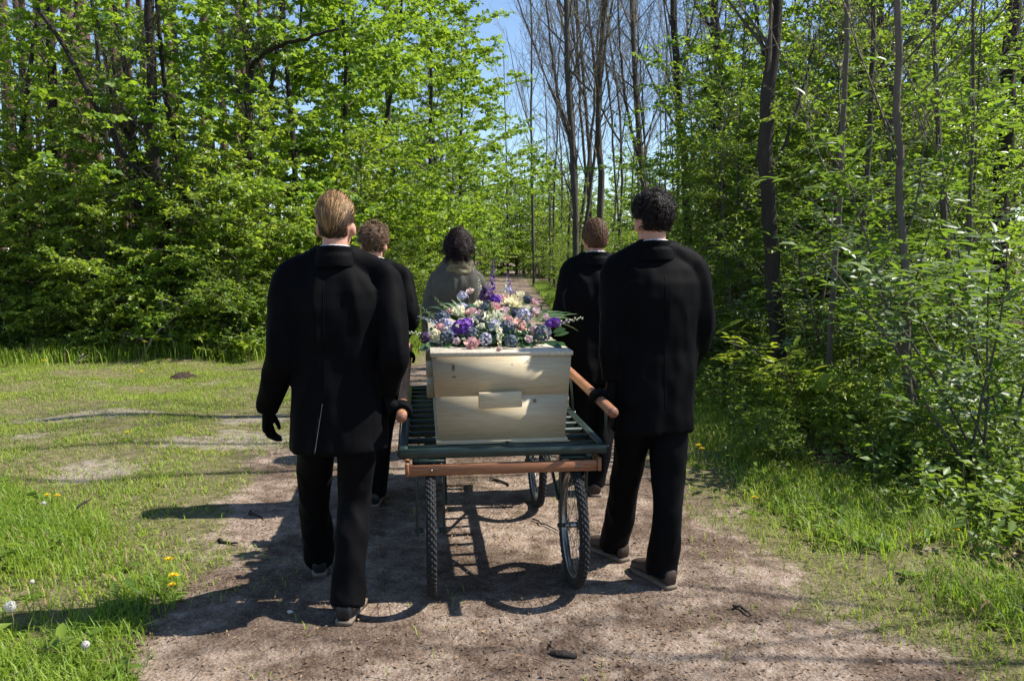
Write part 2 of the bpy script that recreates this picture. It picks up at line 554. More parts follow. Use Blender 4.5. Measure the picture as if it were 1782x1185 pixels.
def ground_mat():
    m, nt, out = new_mat('forest_ground')
    tc = N(nt, 'ShaderNodeTexCoord'); v = tc.outputs['Object']
    pa = N(nt, 'ShaderNodeAttribute', attribute_name='path'); ba = N(nt, 'ShaderNodeAttribute', attribute_name='bare'); wo = N(nt, 'ShaderNodeAttribute', attribute_name='wood')
    n_big = noise_tex(nt, v, 1.5, 7, .65); n_mid = noise_tex(nt, v, 11, 6, .7); n_fin = noise_tex(nt, v, 95, 4, .75)
    vor = N(nt, 'ShaderNodeTexVoronoi'); vor.inputs['Scale'].default_value = 55; nt.links.new(v, vor.inputs['Vector'])
    # trodden soil: pinkish brown sand with dark litter flecks
    add = N(nt, 'ShaderNodeMath', operation='MULTIPLY_ADD'); nt.links.new(n_mid.outputs['Fac'], add.inputs[0]); add.inputs[1].default_value = .55
    h = N(nt, 'ShaderNodeMath', operation='MULTIPLY'); nt.links.new(n_fin.outputs['Fac'], h.inputs[0]); h.inputs[1].default_value = .55; nt.links.new(h.outputs[0], add.inputs[2])
    soil = ramp(nt, [(0.38, (0.065, 0.044, 0.032)), (0.48, (0.168, 0.119, 0.088)), (0.57, (0.262, 0.199, 0.155)), (0.70, (0.40, 0.325, 0.265))], add.outputs[0])
    soil_d = ramp(nt, [(0.38, (0.034, 0.023, 0.016)), (0.52, (0.095, 0.065, 0.047)), (0.66, (0.19, 0.142, 0.108))], add.outputs[0])
    bigr = ramp(nt, [(0.44, (0, 0, 0)), (0.54, (1, 1, 1))], n_big.outputs['Fac'])
    s2 = N(nt, 'ShaderNodeMix', data_type='RGBA'); nt.links.new(bigr.outputs['Color'], s2.inputs['Factor']); nt.links.new(soil_d.outputs['Color'], s2.inputs['A']); nt.links.new(soil.outputs['Color'], s2.inputs['B'])
    # sandy bare places
    sand = ramp(nt, [(0.32, (0.09, 0.072, 0.052)), (0.52, (0.20, 0.165, 0.125)), (0.72, (0.34, 0.295, 0.24))], add.outputs[0])
    # turf soil under the grass
    turf = ramp(nt, [(0.38, (0.035, 0.032, 0.014)), (0.5, (0.095, 0.092, 0.036)), (0.64, (0.20, 0.168, 0.095))], add.outputs[0])
    litter = ramp(nt, [(0.3, (0.028, 0.02, 0.014)), (0.55, (0.085, 0.062, 0.042)), (0.8, (0.21, 0.16, 0.115))], add.outputs[0])
    def edge(attr, lo, hi):
        a = N(nt, 'ShaderNodeMath', operation='ADD'); nt.links.new(attr.outputs['Fac'], a.inputs[0])
        sb = N(nt, 'ShaderNodeMath', operation='MULTIPLY_ADD'); nt.links.new(n_mid.outputs['Fac'], sb.inputs[0]); sb.inputs[1].default_value = .9; sb.inputs[2].default_value = -.45
        nt.links.new(sb.outputs[0], a.inputs[1])
        mr = N(nt, 'ShaderNodeMapRange'); mr.interpolation_type = 'SMOOTHSTEP'
        nt.links.new(a.outputs[0], mr.inputs['Value']); mr.inputs['From Min'].default_value = lo; mr.inputs['From Max'].default_value = hi
        return mr.outputs['Result']
    def mix(f, a, b):
        x = N(nt, 'ShaderNodeMix', data_type='RGBA'); nt.links.new(f, x.inputs['Factor']); nt.links.new(a, x.inputs['A']); nt.links.new(b, x.inputs['B']); return x.outputs['Result']
    c = mix(edge(ba, .3, .65), turf.outputs['Color'], sand.outputs['Color'])
    c = mix(edge(pa, .3, .7), c, s2.outputs['Result'])
    c = mix(edge(wo, .3, .7), c, litter.outputs['Color'])
    p = principled(nt, out, 0.95, 0.1)
    nt.links.new(c, p.inputs['Base Color'])
    hh = N(nt, 'ShaderNodeMath', operation='MULTIPLY_ADD'); nt.links.new(vor.outputs['Distance'], hh.inputs[0]); hh.inputs[1].default_value = .5; nt.links.new(add.outputs[0], hh.inputs[2])
    bump(nt, p, hh.outputs[0], 0.9, 0.018)
    return m
M['ground'] = ground_mat()
g_me = make_mesh('ground', gv, gf, [M['ground']], smooth=True)
for nm, arr in (('path', pm), ('bare', bare_mask(GX, GY)), ('wood', wood_mask(GX, GY))):
    a = g_me.attributes.new(nm, 'FLOAT', 'POINT'); a.data.foreach_set('value', arr.astype(np.float32).ravel())
tag(link('ground', g_me), kind='structure')

def gpos(x, y):
    """height of the ground sheet incl. its small bumps on the path"""
    x = np.asarray(x, float); y = np.asarray(y, float)
    return gz(x, y) + path_mask(x, y) * ((fbm(x, y, 2.2, 5) - .5) * .022 + (fbm(x, y, 9, 6) - .5) * .010)

# ------------------------------------------------------------------ the coffin cart
YAW = R(6.6)
HD = np.array((-math.sin(YAW), math.cos(YAW), 0.0))     # where the cart is heading
RT = np.array((math.cos(YAW), math.sin(YAW), 0.0))
CART0 = np.array((-0.036, 3.43, 0.0))
def cw(r, s, z):
    return CART0 + RT * r + HD * s + np.array((0, 0, z))

def wood_mat(name, c0, c1, c2, knots=(), rough=0.55, axis='x', kc=(0.10, 0.05, 0.02), spec=0.3, bmp=.12):
    m, nt, out = new_mat(name)
    sc = {'x': (.8, 14, 14), 'y': (14, .8, 14), 'z': (14, 14, .8)}[axis]
    v = objco(nt, sc)
    n1 = noise_tex(nt, v, 4.5, 6, .6); n2 = noise_tex(nt, v, 22, 3, .6)
    ad = N(nt, 'ShaderNodeMath', operation='MULTIPLY_ADD'); nt.links.new(n2.outputs['Fac'], ad.inputs[0]); ad.inputs[1].default_value = .5
    ml = N(nt, 'ShaderNodeMath', operation='MULTIPLY'); nt.links.new(n1.outputs['Fac'], ml.inputs[0]); ml.inputs[1].default_value = .5
    nt.links.new(ml.outputs[0], ad.inputs[2])
    r = ramp(nt, [(0.36, c0), (0.5, c1), (0.64, c2)], ad.outputs[0])
    col = r.outputs['Color']
    tc = N(nt, 'ShaderNodeTexCoord')
    nz = noise_tex(nt, tc.outputs['Object'], 60, 2)
    for (kx, ky, kz, rx, rz) in knots:
        mp = N(nt, 'ShaderNodeMapping'); mp.vector_type = 'POINT'
        mp.inputs['Location'].default_value = (-kx / rx, 0, -kz / rz); mp.inputs['Scale'].default_value = (1 / rx, 0.0, 1 / rz)
        nt.links.new(tc.outputs['Object'], mp.inputs['Vector'])
        ln = N(nt, 'ShaderNodeVectorMath', operation='LENGTH'); nt.links.new(mp.outputs['Vector'], ln.inputs[0])
        a2 = N(nt, 'ShaderNodeMath', operation='MULTIPLY_ADD'); nt.links.new(nz.outputs['Fac'], a2.inputs[0]); a2.inputs[1].default_value = .7; nt.links.new(ln.outputs['Value'], a2.inputs[2])
        mr = N(nt, 'ShaderNodeMapRange'); nt.links.new(a2.outputs[0], mr.inputs['Value']); mr.inputs['From Min'].default_value = .75; mr.inputs['From Max'].default_value = 1.5; mr.inputs['To Min'].default_value = .85; mr.inputs['To Max'].default_value = 0
        mx = N(nt, 'ShaderNodeMix', data_type='RGBA'); nt.links.new(mr.outputs['Result'], mx.inputs['Factor']); nt.links.new(col, mx.inputs['A']); mx.inputs['B'].default_value = (*kc, 1)
        col = mx.outputs['Result']
    p = principled(nt, out, rough, spec)
    nt.links.new(col, p.inputs['Base Color'])
    if bmp: bump(nt, p, ad.outputs[0], bmp, .003)
    return m

M['steel_green'] = plain_mat('steel_green', (0.012, 0.026, 0.022), 0.38, 0.5, .3, 18)
M['bar_wood'] = wood_mat('bar_wood', (0.20, 0.085, 0.045), (0.34, 0.155, 0.085), (0.44, 0.22, 0.13), axis='y', rough=.42)
M['bar_end'] = wood_mat('bar_end', (0.12, 0.05, 0.03), (0.20, 0.09, 0.055), (0.28, 0.14, 0.09), axis='y')
M['cross_wood'] = wood_mat('cross_wood', (0.14, 0.058, 0.026), (0.24, 0.10, 0.048), (0.32, 0.15, 0.075), axis='x')
M['rubber'] = plain_mat('rubber', (0.022, 0.022, 0.024), 0.8, 0.25, .25, 60, bumpy=.3)
M['chrome'] = plain_mat('chrome', (0.30, 0.30, 0.30), 0.35, 0.5, .2, 40, metal=1.0)

cart = empty('coffin_cart', CART0, YAW)
tag(cart, 'dark green steel hand cart on spoked bicycle wheels carrying the coffin', 'cart')
ZR = 0.654      # underside of the rails
RH = 0.042      # rail height
HW = 0.455; LEN = 1.72
def cpart(name, mat, fn, smooth=False, parent=None):
    b = MB(); fn(b); return b.build(name, mat, parent or cart, smooth)
cpart('rear_rail', M['steel_green'], lambda b: b.box((0, 0, ZR + RH / 2), (HW * 2 + .04, .032, RH), bevel=.004))
cpart('front_rail', M['steel_green'], lambda b: b.box((0, LEN, ZR + RH / 2), (HW * 2 + .04, .04, RH), bevel=.004))
for sx in (-1, 1):
    cpart('side_rail', M['steel_green'], lambda b: b.box((sx * HW, LEN / 2, ZR + RH / 2), (.04, LEN - .0404, RH - .002), bevel=.004))
ns = 12
sl_me = None
for k in range(ns):
    s = .075 + k * (LEN - .15) / (ns - 1)
    o = cpart('slat', M['steel_green'], lambda b: b.box((0, 0, 0), (HW * 2 - .041, .034, .026), bevel=.003)) if sl_me is None else link('slat', sl_me, cart)
    sl_me = o.data
    o.location = (0, s, ZR + RH - .016)
for sx in (-.16, .16):
    cpart('stringer', M['steel_green'], lambda b: b.box((sx, LEN / 2, ZR + .006), (.03, LEN - .045, .022), bevel=.003))
cpart('latch_plate', M['steel_green'], lambda b: (b.box((0.02, .045, ZR + RH + .001), (.05, .085, .006), bevel=.002), b.tube([(0.02, .05, ZR + RH + .003), (0.02, .05, ZR + RH + .012)], .008, 10)))
# wooden cross bar under the rear rail, with its two blocks
def crossbar(b):
    b.box((0, -.012, .600), (.855, .022, .050), bevel=.003)
cb = cpart('cross_bar', M['cross_wood'], crossbar)
for sx in (-1, 1):
    cpart('bolt', M['chrome'], lambda b: b.tube([(sx * .33, -.0235, .600), (sx * .33, -.028, .600)], .006, 8), parent=cb)
    cpart('bar_bracket', M['cross_wood'], lambda b: b.box((sx * .438, .04, .606), (.018, .14, .062), bevel=.003))
    cpart('hanger', M['steel_green'], lambda b: b.box((sx * .40, .022, .632), (.03, .012, .10)))
# wheels on forks
def tyre_mesh():
    b = MB()
    Rm, rt = .265, .024
    nu, nv = 64, 12
    v = []
    for i in range(nu):
        a = 2 * math.pi * i / nu
        for j in range(nv):
            t = 2 * math.pi * j / nv
            rr = Rm + rt * math.cos(t)
            v.append((rt * .95 * math.sin(t), rr * math.cos(a), rr * math.sin(a)))
    f = [(i * nv + j, i * nv + (j + 1) % nv, ((i + 1) % nu) * nv + (j + 1) % nv, ((i + 1) % nu) * nv + j) for i in range(nu) for j in range(nv)]
    b.add(v, f)
    # tread blocks
    nb = 62
    for i in range(nb):
        for row, (xo, da, w) in enumerate(((0, 0, .011), (-.011, .5, .009), (.011, .5, .009), (-.0185, 0, .008), (.0185, 0, .008))):
            a = 2 * math.pi * (i + da) / nb
            rr = Rm + math.sqrt(max(1e-6, rt * rt - (xo / .95) ** 2)) + .0012
            rad = np.array((xo / (rt * .95) * .9, 0, 0)) + np.array((0, math.cos(a), math.sin(a))) * (1 if abs(xo) < .015 else .6)
            rad /= np.linalg.norm(rad)
            tan = np.array((0, -math.sin(a), math.cos(a))); sd = np.cross(tan, rad)
            c = np.array((xo, rr * math.cos(a), rr * math.sin(a)))
            b.box(c, (w * .9, .0175, .0046), np.stack([sd, tan, rad], 1))
    return b.mesh('tyre', [M['rubber']], False)
def rim_mesh():
    b = MB()
    prof = [(-.014, .248), (-.012, .236), (0, .231), (.012, .236), (.014, .248), (0, .244)]
    nu = 56; nv = len(prof)
    v = [(x, r * math.cos(2 * math.pi * i / nu), r * math.sin(2 * math.pi * i / nu)) for i in range(nu) for x, r in prof]
    f = [(i * nv + j, i * nv + (j + 1) % nv, ((i + 1) % nu) * nv + (j + 1) % nv, ((i + 1) % nu) * nv + j) for i in range(nu) for j in range(nv)]
    b.add(v, f)
    return b.mesh('rim', [M['chrome']], True)
def spoke_mesh():
    b = MB(); b.tube([(.02, 0, .018), (.004, 0, .233)], .0012, 5)
    return b.mesh('spoke', [M['chrome']])
def hub_mesh():
    b = MB()
    b.tube([(-.045, 0, 0), (.045, 0, 0)], .009, 10)
    b.tube([(-.028, 0, 0), (-.024, 0, 0)], .024, 14); b.tube([(.024, 0, 0), (.028, 0, 0)], .024, 14)
    b.tube([(-.03, 0, 0), (.03, 0, 0)], .014, 12)
    return b.mesh('hub', [M['chrome']])
t_me, r_me, s_me, h_me = tyre_mesh(), rim_mesh(), spoke_mesh(), hub_mesh()
WR = .2905
for (s, tr, wyaw) in ((.07, .335, 0.0), (1.25, .335, 0.0)):
    for sx in (-1, 1):
        w = bpy.data.objects.new('wheel', None); COL.objects.link(w); w.parent = cart
        w.location = (sx * tr, s, WR); w.rotation_euler = (0, 0, wyaw)
        link('tyre', t_me, w); link('rim', r_me, w); link('hub', h_me, w)
        for k in range(24):
            sp = link('spoke', s_me, w)
            sp.rotation_euler = (2 * math.pi * k / 24, 0, 0 if k % 2 else math.pi)
            if k % 2 == 0: sp.rotation_euler = (2 * math.pi * k / 24, 0, 0); sp.scale = (-1, 1, 1)
        for e in (-1, 1):
            fk = cpart('fork_leg', M['steel_green'], lambda b: (b.box((sx * tr + e * .062, s, (ZR + .27) / 2 + .002), (.010, .034, ZR - .27 + .004), bevel=.002),
                                                       b.tube([(sx * tr + e * .040, s, WR), (sx * tr + e * .074, s, WR)], .011, 8)))
        cpart('mudguard', M['steel_green'], lambda b: b.box((sx * tr, s, .628), (.13, .10, .016), bevel=.003))
    cpart('axle_beam', M['steel_green'], lambda b: b.box((0, s, .645), (.80, .036, .020), bevel=.003))
# brace from fork to frame
for sx in (-1, 1):
    for (s0, s1) in ((.07, .5), (1.25, .82)):
        cpart('brace', M['steel_green'], lambda b: b.bar((sx * .262, s0, .42), (sx * .262, s1, ZR + .004), .012, .022, bevel=.002))
# wooden push bars on flat posts
BAR_R = .0235
BX = .455; B0, B1 = -.20, 1.86
bar_z = lambda s: .882 + .032 * (s - B0)
for sx in (-1, 1):
    pb = cpart('push_bar', [M['bar_wood'], M['bar_end']], lambda b: (b.tube([(sx * BX, y, bar_z(y)) for y in np.linspace(B0, B1, 12)], BAR_R, 18, cap=False),
             b.tube([(sx * BX, B0 - .0012, bar_z(B0)), (sx * BX, B0 + .004, bar_z(B0))], BAR_R - .0004, 18, mat=1), b.tube([(sx * BX, B1 - .004, bar_z(B1)), (sx * BX, B1 + .0012, bar_z(B1))], BAR_R - .0004, 18, mat=1)))
    for (s0, s1) in ((.02, -.05), (.80, .80), (LEN - .03, LEN + .04)):
        cpart('bar_post', M['steel_green'], lambda b: b.bar((sx * (HW + .0235), s0, ZR + .01), (sx * (BX + .004), s1, bar_z(s1) - BAR_R + .003), .030, .007, up=(sx, 0, 0), bevel=.002))
        cpart('post_bolt', M['chrome'], lambda b: b.tube([(sx * (HW + .027), s0 - .002, ZR + .028), (sx * (HW + .034), s0 - .002, ZR + .028)], .006, 6))
# ------------------------------------------------------------------ the coffin
COF0 = cw(0.0, .075, ZR + RH - .001)
pal = ((0.41, 0.33, 0.205), (0.485, 0.405, 0.27), (0.545, 0.47, 0.33))
M['pine'] = wood_mat('pine', *pal, axis='x', rough=.5, bmp=0)
M['pine_long'] = wood_mat('pine_long', *pal, axis='y', rough=.5, bmp=0)
M['pine_lid'] = wood_mat('pine_lid', (0.36, 0.30, 0.215), (0.50, 0.435, 0.33), (0.60, 0.53, 0.42), axis='y', rough=.45, bmp=0)
M['pine_up'] = wood_mat('pine_up', *pal, axis='x', rough=.5, knots=[(-.225, 0, .355, .010, .018), (-.222, 0, .312, .012, .006), (.045, 0, .365, .005, .005)], bmp=0)
M['pine_down'] = wood_mat('pine_down', *pal, axis='x', rough=.5, knots=[(.15, 0, .195, .011, .012), (.255, 0, .235, .007, .006), (.02, 0, .238, .010, .005)], bmp=0)
coffin = empty('coffin', COF0, YAW)
tag(coffin, 'plain pale pine coffin with a wooden block handle resting on the cart', 'coffin')
CL = 1.98
W0, W1 = .293, .322      # half width at base and under the lid
CH = .405
def trap_prism(b, y0, y1, z0, z1, inset=0.0):
    hw = lambda z: W0 + (W1 - W0) * z / CH - inset
    v = [(-hw(z0), y0, z0), (hw(z0), y0, z0), (hw(z1), y0, z1), (-hw(z1), y0, z1), (-hw(z0), y1, z0), (hw(z0), y1, z0), (hw(z1), y1, z1), (-hw(z1), y1, z1)]
    b.add(v, [(0, 1, 2, 3), (5, 4, 7, 6), (4, 0, 3, 7), (1, 5, 6, 2), (3, 2, 6, 7), (4, 5, 1, 0)])
def cofp(name, mat, fn, parent=None):
    b = MB(); fn(b); return b.build(name, mat, parent or coffin)
seam = .222
for (y0, y1) in ((0, .02), (CL - .02, CL)):
    cofp('end_plank', M['pine_down'], lambda b: trap_prism(b, y0, y1, .0185, seam - .0002))
    cofp('end_plank', M['pine_up'], lambda b: trap_prism(b, y0, y1, seam + .0002, CH))
def side_plank(b, sx, z0, z1):
    hw = lambda z: W0 + (W1 - W0) * z / CH - .0015
    v = []
    for y in (.0202, CL - .0202):
        v += [(sx * hw(z0), y, z0), (sx * (hw(z0) - .02), y, z0), (sx * (hw(z1) - .02), y, z1), (sx * hw(z1), y, z1)]
    b.add(v, [(0, 1, 2, 3), (7, 6, 5, 4), (0, 4, 5, 1), (1, 5, 6, 2), (2, 6, 7, 3), (3, 7, 4, 0)])
for sx in (-1, 1):
    for (z0, z1) in ((.0185, seam - .0002), (seam + .0002, CH)):
        cofp('side_plank', M['pine_long'], lambda b: side_plank(b, sx, z0, z1))
cofp('base_board', M['pine'], lambda b: b.box((0, CL / 2, .009), (W0 * 2 + .026, CL + .026, .018), bevel=.002))
cofp('lid', M['pine_lid'], lambda b: b.box((0, CL / 2, CH + .0105), (W1 * 2 + .014, CL + .018, .020), bevel=.002))
def block_handle(b):
    b.box((-.012, -.018, .207), (.198, .038, .072), rot=Matrix.Rotation(R(-1.2), 3, 'Y'), bevel=.003)
cofp('handle', M['pine'], block_handle)
cofp('handle', M['pine'], lambda b: b.box((.0, CL + .018, .207), (.198, .038, .072), bevel=.003))
for sx in (-1, 1):
    for y in (.35, 1.0, 1.63):
        hwz = W0 + (W1 - W0) * .207 / CH
        cofp('handle', M['pine_long'], lambda b: b.box((sx * (hwz + .018), y, .207), (.038, .198, .072), bevel=.003))
LID_TOP = ZR + RH - .001 + CH + .0215

# ------------------------------------------------------------------ people
def cloth_mat(name, col, rough=0.85, sheen=0.25, wr=0.25):
    m, nt, out = new_mat(name)
    v = objco(nt)
    n = noise_tex(nt, v, 7, 4); n2 = noise_tex(nt, v, 420, 2)
    r = ramp(nt, [(0.3, tuple(c * .75 for c in col)), (0.7, tuple(c * 1.25 for c in col))], n.outputs['Fac'])
    p = principled(nt, out, rough, 0.06)
    p.inputs['Sheen Weight'].default_value = sheen
    p.inputs['Sheen Roughness'].default_value = 0.5
    p.inputs['Sheen Tint'].default_value = (0.5, 0.55, 0.7, 1)
    nt.links.new(r.outputs['Color'], p.inputs['Base Color'])
    bump(nt, p, n2.outputs['Fac'], wr, 0.001)
    return m
M['suit'] = cloth_mat('suit', (0.0022, 0.0022, 0.0028), rough=.72, sheen=.006)
M['trouser'] = cloth_mat('trouser', (0.0030, 0.0030, 0.0037), rough=.72, sheen=.008)
M['glove'] = cloth_mat('glove', (0.003, 0.003, 0.0035), .7, .01)
M['shirt'] = cloth_mat('shirt', (0.62, 0.63, 0.66), .7, .0)
M['sunlit_edge'] = cloth_mat('sunlit_edge', (0.09, 0.09, 0.095), .6, .0)  # pale grey: sunlight on the vent flap's edge, put into the colour
M['wax_jacket'] = cloth_mat('wax_jacket', (0.080, 0.076, 0.062), .42, .03)
M['sole'] = plain_mat('sole', (0.16, 0.125, 0.095), .7, .2, .2)
M['shoe_black'] = plain_mat('shoe_black', (0.016, 0.016, 0.017), .42, .4, .2)
M['shoe_brown'] = plain_mat('shoe_brown', (0.045, 0.030, 0.024), .5, .35, .3)
def skin_mat():
    m, nt, out = new_mat('skin')
    n = noise_tex(nt, objco(nt), 25, 4)
    r = ramp(nt, [(0.3, (0.42, 0.20, 0.14)), (0.7, (0.58, 0.31, 0.225))], n.outputs['Fac'])
    p = principled(nt, out, .5, .35)
    p.inputs['Subsurface Weight'].default_value = .1
    p.inputs['Subsurface Radius'].default_value = (.01, .004, .002)
    nt.links.new(r.outputs['Color'], p.inputs['Base Color'])
    return m
M['skin'] = skin_mat()
def hair_mat():
    m, nt, out = new_mat('hair')
    a = N(nt, 'ShaderNodeAttribute', attribute_name='col')
    p = principled(nt, out, .55, .16)
    nt.links.new(a.outputs['Color'], p.inputs['Base Color'])
    return m
M['hair'] = hair_mat()
def scarf_mat():
    m, nt, out = new_mat('scarf')
    tc = N(nt, 'ShaderNodeTexCoord'); mp = N(nt, 'ShaderNodeMapping'); mp.inputs['Scale'].default_value = (4, 4, 60)
    nt.links.new(tc.outputs['Object'], mp.inputs['Vector'])
    n = noise_tex(nt, mp.outputs['Vector'], 1.6, 3)
    r = ramp(nt, [(0.32, (0.05, 0.05, 0.035)), (0.46, (0.15, 0.14, 0.085)), (0.55, (0.17, 0.155, 0.10)), (0.60, (0.12, 0.05, 0.03)), (0.66, (0.17, 0.125, 0.07)), (0.74, (0.03, 0.025, 0.025))], n.outputs['Fac'])
    p = principled(nt, out, .85, .1); nt.links.new(r.outputs['Color'], p.inputs['Base Color'])
    return m
M['scarf'] = scarf_mat()
M['eye'] = plain_mat('eye', (0.5, 0.5, 0.48), .2, .5, .05)

def limb_rings(pts, rads, k=5, flat=1.0, power=2.2):
    """dense rings along a smooth curve through joints; rads per joint"""
    pts = np.asarray(pts, float); n = len(pts)
    t = np.linspace(0, n - 1, (n - 1) * k + 1)
    P = []; Rr = []
    ext = np.vstack([2 * pts[0] - pts[1], pts, 2 * pts[-1] - pts[-2]])
    rd = np.asarray(rads, float)
    for x in t:
        i = min(int(x), n - 2); f = x - i
        p0, p1, p2, p3 = ext[i], ext[i + 1], ext[i + 2], ext[i + 3]
        P.append(.5 * ((2 * p1) + (-p0 + p2) * f + (2 * p0 - 5 * p1 + 4 * p2 - p3) * f * f + (-p0 + 3 * p1 - 3 * p2 + p3) * f ** 3))
        Rr.append(rd[i] * (1 - f) + rd[i + 1] * f)
    tt, u, w = frames(P)
    return [(P[i], u[i], w[i], Rr[i], Rr[i] * flat, power) for i in range(len(P))]

def surface_noise(v, nn, amp, sx, sz, seed, fold=True):
    """push cloth in and out in long soft folds"""
    out = np.zeros(len(v))
    for i in range(len(v)):
        p = Vector((v[i, 0] * sx + seed, v[i, 1] * sx, v[i, 2] * sz + seed * 1.7))
        a = mnoise.noise(p)
        b = mnoise.noise(p * 2.3 + Vector((5, 3, 1)))
        out[i] = (1 - abs(a) * 2.2) * .7 + b * .5 if fold else a
    return v + nn * (out * amp)[:, None]

HEAD_C = np.array((0, -.004, .135)); HEAD_R = np.array((.077, .099, .108))

def head_pieces(b, base, s, fwd, rgt):
    """head, neck, ears and nose; base = chin height point on the neck axis"""
    T = np.stack([rgt, fwd, np.array((0, 0, 1.))], 1) * s
    tf = lambda p: np.asarray(p, float) @ T.T + base
    rings = []
    for z, a, bb, cyy in ((-.012, .018, .022, .050), (.0, .034, .036, .046), (.03, .050, .060, .028), (.07, .063, .086, .010), (.115, .072, .096, 0), (.155, .0755, .099, -.003), (.195, .070, .091, -.004), (.222, .050, .066, -.004), (.236, .024, .032, -.004), (.240, .004, .005, -.004)):
        rings.append((tf((0, cyy, z)), T[:, 0], T[:, 1], a, bb, 2.15))
    b.add(*loft(rings, 24))
    b.add(*loft([(tf((0, -.028, z)), T[:, 0], T[:, 1], r, r * 1.05, 2) for z, r in ((-.16, .075), (-.10, .062), (-.04, .057), (.03, .056), (.08, .055))], 20))
    for sx in (-1, 1):
        b.add(*ellipsoid(tf((sx * .080, -.004, .100)), np.array((.011, .019, .033)) * s, 12, T / s))
        b.add(*ellipsoid(tf((sx * .030, .092, .112)), np.array((.018, .012, .010)) * s, 10, T / s))      # brow
    b.add(*loft([(tf((0, y, z)), T[:, 0], T[:, 1], a, bb, 2) for z, a, bb, y in ((.055, .010, .010, .096), (.065, .016, .016, .100), (.085, .011, .014, .097), (.115, .007, .010, .090))], 12))
    b.add(*ellipsoid(tf((0, .084, .034)), np.array((.024, .012, .008)) * s, 12, T / s))                    # lips
    return tf

def glove_pieces(b, wrist, knuckle, fingers, thumb, pw=.042, pt=.017):
    """fingers: list of 4 polylines (from the knuckle on), thumb: polyline"""
    wrist = np.asarray(wrist, float); knuckle = np.asarray(knuckle, float)
    return

def hand(name, parent, wrist, down, out_dir, curl=0.5, bar=None, side=1, off=None):
    """gloved hand. down = palm direction, out_dir = from the thumb side across the knuckles to the little finger"""
    b = MB()
    wrist = np.asarray(wrist, float)
    if bar is None:
        d = unit(np.asarray(down, float)); o = np.asarray(out_dir, float); o = unit(o - d * np.dot(o, d))
        n = np.cross(d, o) * side          # the way the fingers curl
        b.add(*loft([(wrist + d * t, o, n, a, c, 2.4) for t, a, c in ((-.05, .031, .026), (0, .029, .021), (.03, .037, .019), (.065, .043, .017), (.09, .041, .014))], 18))
        for i, L in enumerate((.072, .080, .074, .058)):
            q = wrist + d * (.088 - (.006 if i == 3 else 0)) + o * (-.030 + i * .0205)
            pts = [q - d * .015]; a = .15
            for seg in (.45, .32, .26):
                a += curl * (.75 + .1 * i); q = q + (d * math.cos(a) + n * math.sin(a)) * L * seg; pts.append(q)
            b.add(*loft(limb_rings(pts, (.0098, .0095, .0088, .0072), 3), 10)); b.add(*ellipsoid(pts[-1], (.0072,) * 3, 8))
        tb = wrist + d * .03 - o * .030
        pts = [tb, tb - o * .016 + d * .028 + n * .012, tb - o * .018 + d * .052 + n * .026, tb - o * .012 + d * .072 + n * .036]
        b.add(*loft(limb_rings(pts, (.015, .0125, .0105, .0085), 3), 10)); b.add(*ellipsoid(pts[-1], (.0085,) * 3, 8))
    else:
        c, ax, r = bar                      # grip centre, bar direction, radius
        c = np.asarray(c, float); ax = unit(np.asarray(ax, float))
        up = np.array((0, 0, 1.)); up = unit(up - ax * np.dot(up, ax)); so = np.cross(ax, up) * side   # outward from the cart
        ring = lambda ph, rr, k: c + ax * k + (so * math.cos(ph) + up * math.sin(ph)) * rr
        rr = r + .0145
        kn = ring(R(62), rr + .004, 0)      # knuckles above, a little to the outside
        heel = ring(R(8), rr + .012, 0)
        d1 = unit(heel - wrist)
        path = [wrist - d1 * .05, wrist, (wrist * .35 + heel * .65), heel, ring(R(38), rr + .008, 0), kn]
        b.add(*loft([(p, ax, unit(np.cross(ax, t)), a, th, 2.4) for p, t, a, th in zip(path, frames(path)[0], (.032, .032, .038, .046, .048, .046), (.028, .026, .027, .026, .024, .019))], 18))
        for i, L in enumerate((.9, 1.0, .95, .78)):
            k = .031 - i * .0205
            pts = [ring(R(50 + 62 * L * q), rr, k) for q in (0, .55, 1.1, 1.7, 2.25, 2.75)]
            b.add(*loft(limb_rings(pts, (.0118, .0124, .0120, .0112, .0100, .0085), 2), 10)); b.add(*ellipsoid(pts[-1], (.0072,) * 3, 8))
        pts = [ring(R(18), rr + .010, .030), ring(R(-20), rr + .008, .050), ring(R(-62), rr + .003, .056), ring(R(-100), rr, .052)]
        b.add(*loft(limb_rings(pts, (.018, .0150, .0130, .0100), 3), 10)); b.add(*ellipsoid(pts[-1], (.0088,) * 3, 8))
    v, f, nn = voxel_union(b, .0042, 3)
    if off is not None: v = v - off
    return link(name, make_mesh(name, v, f, [M['glove']], smooth=True), parent)

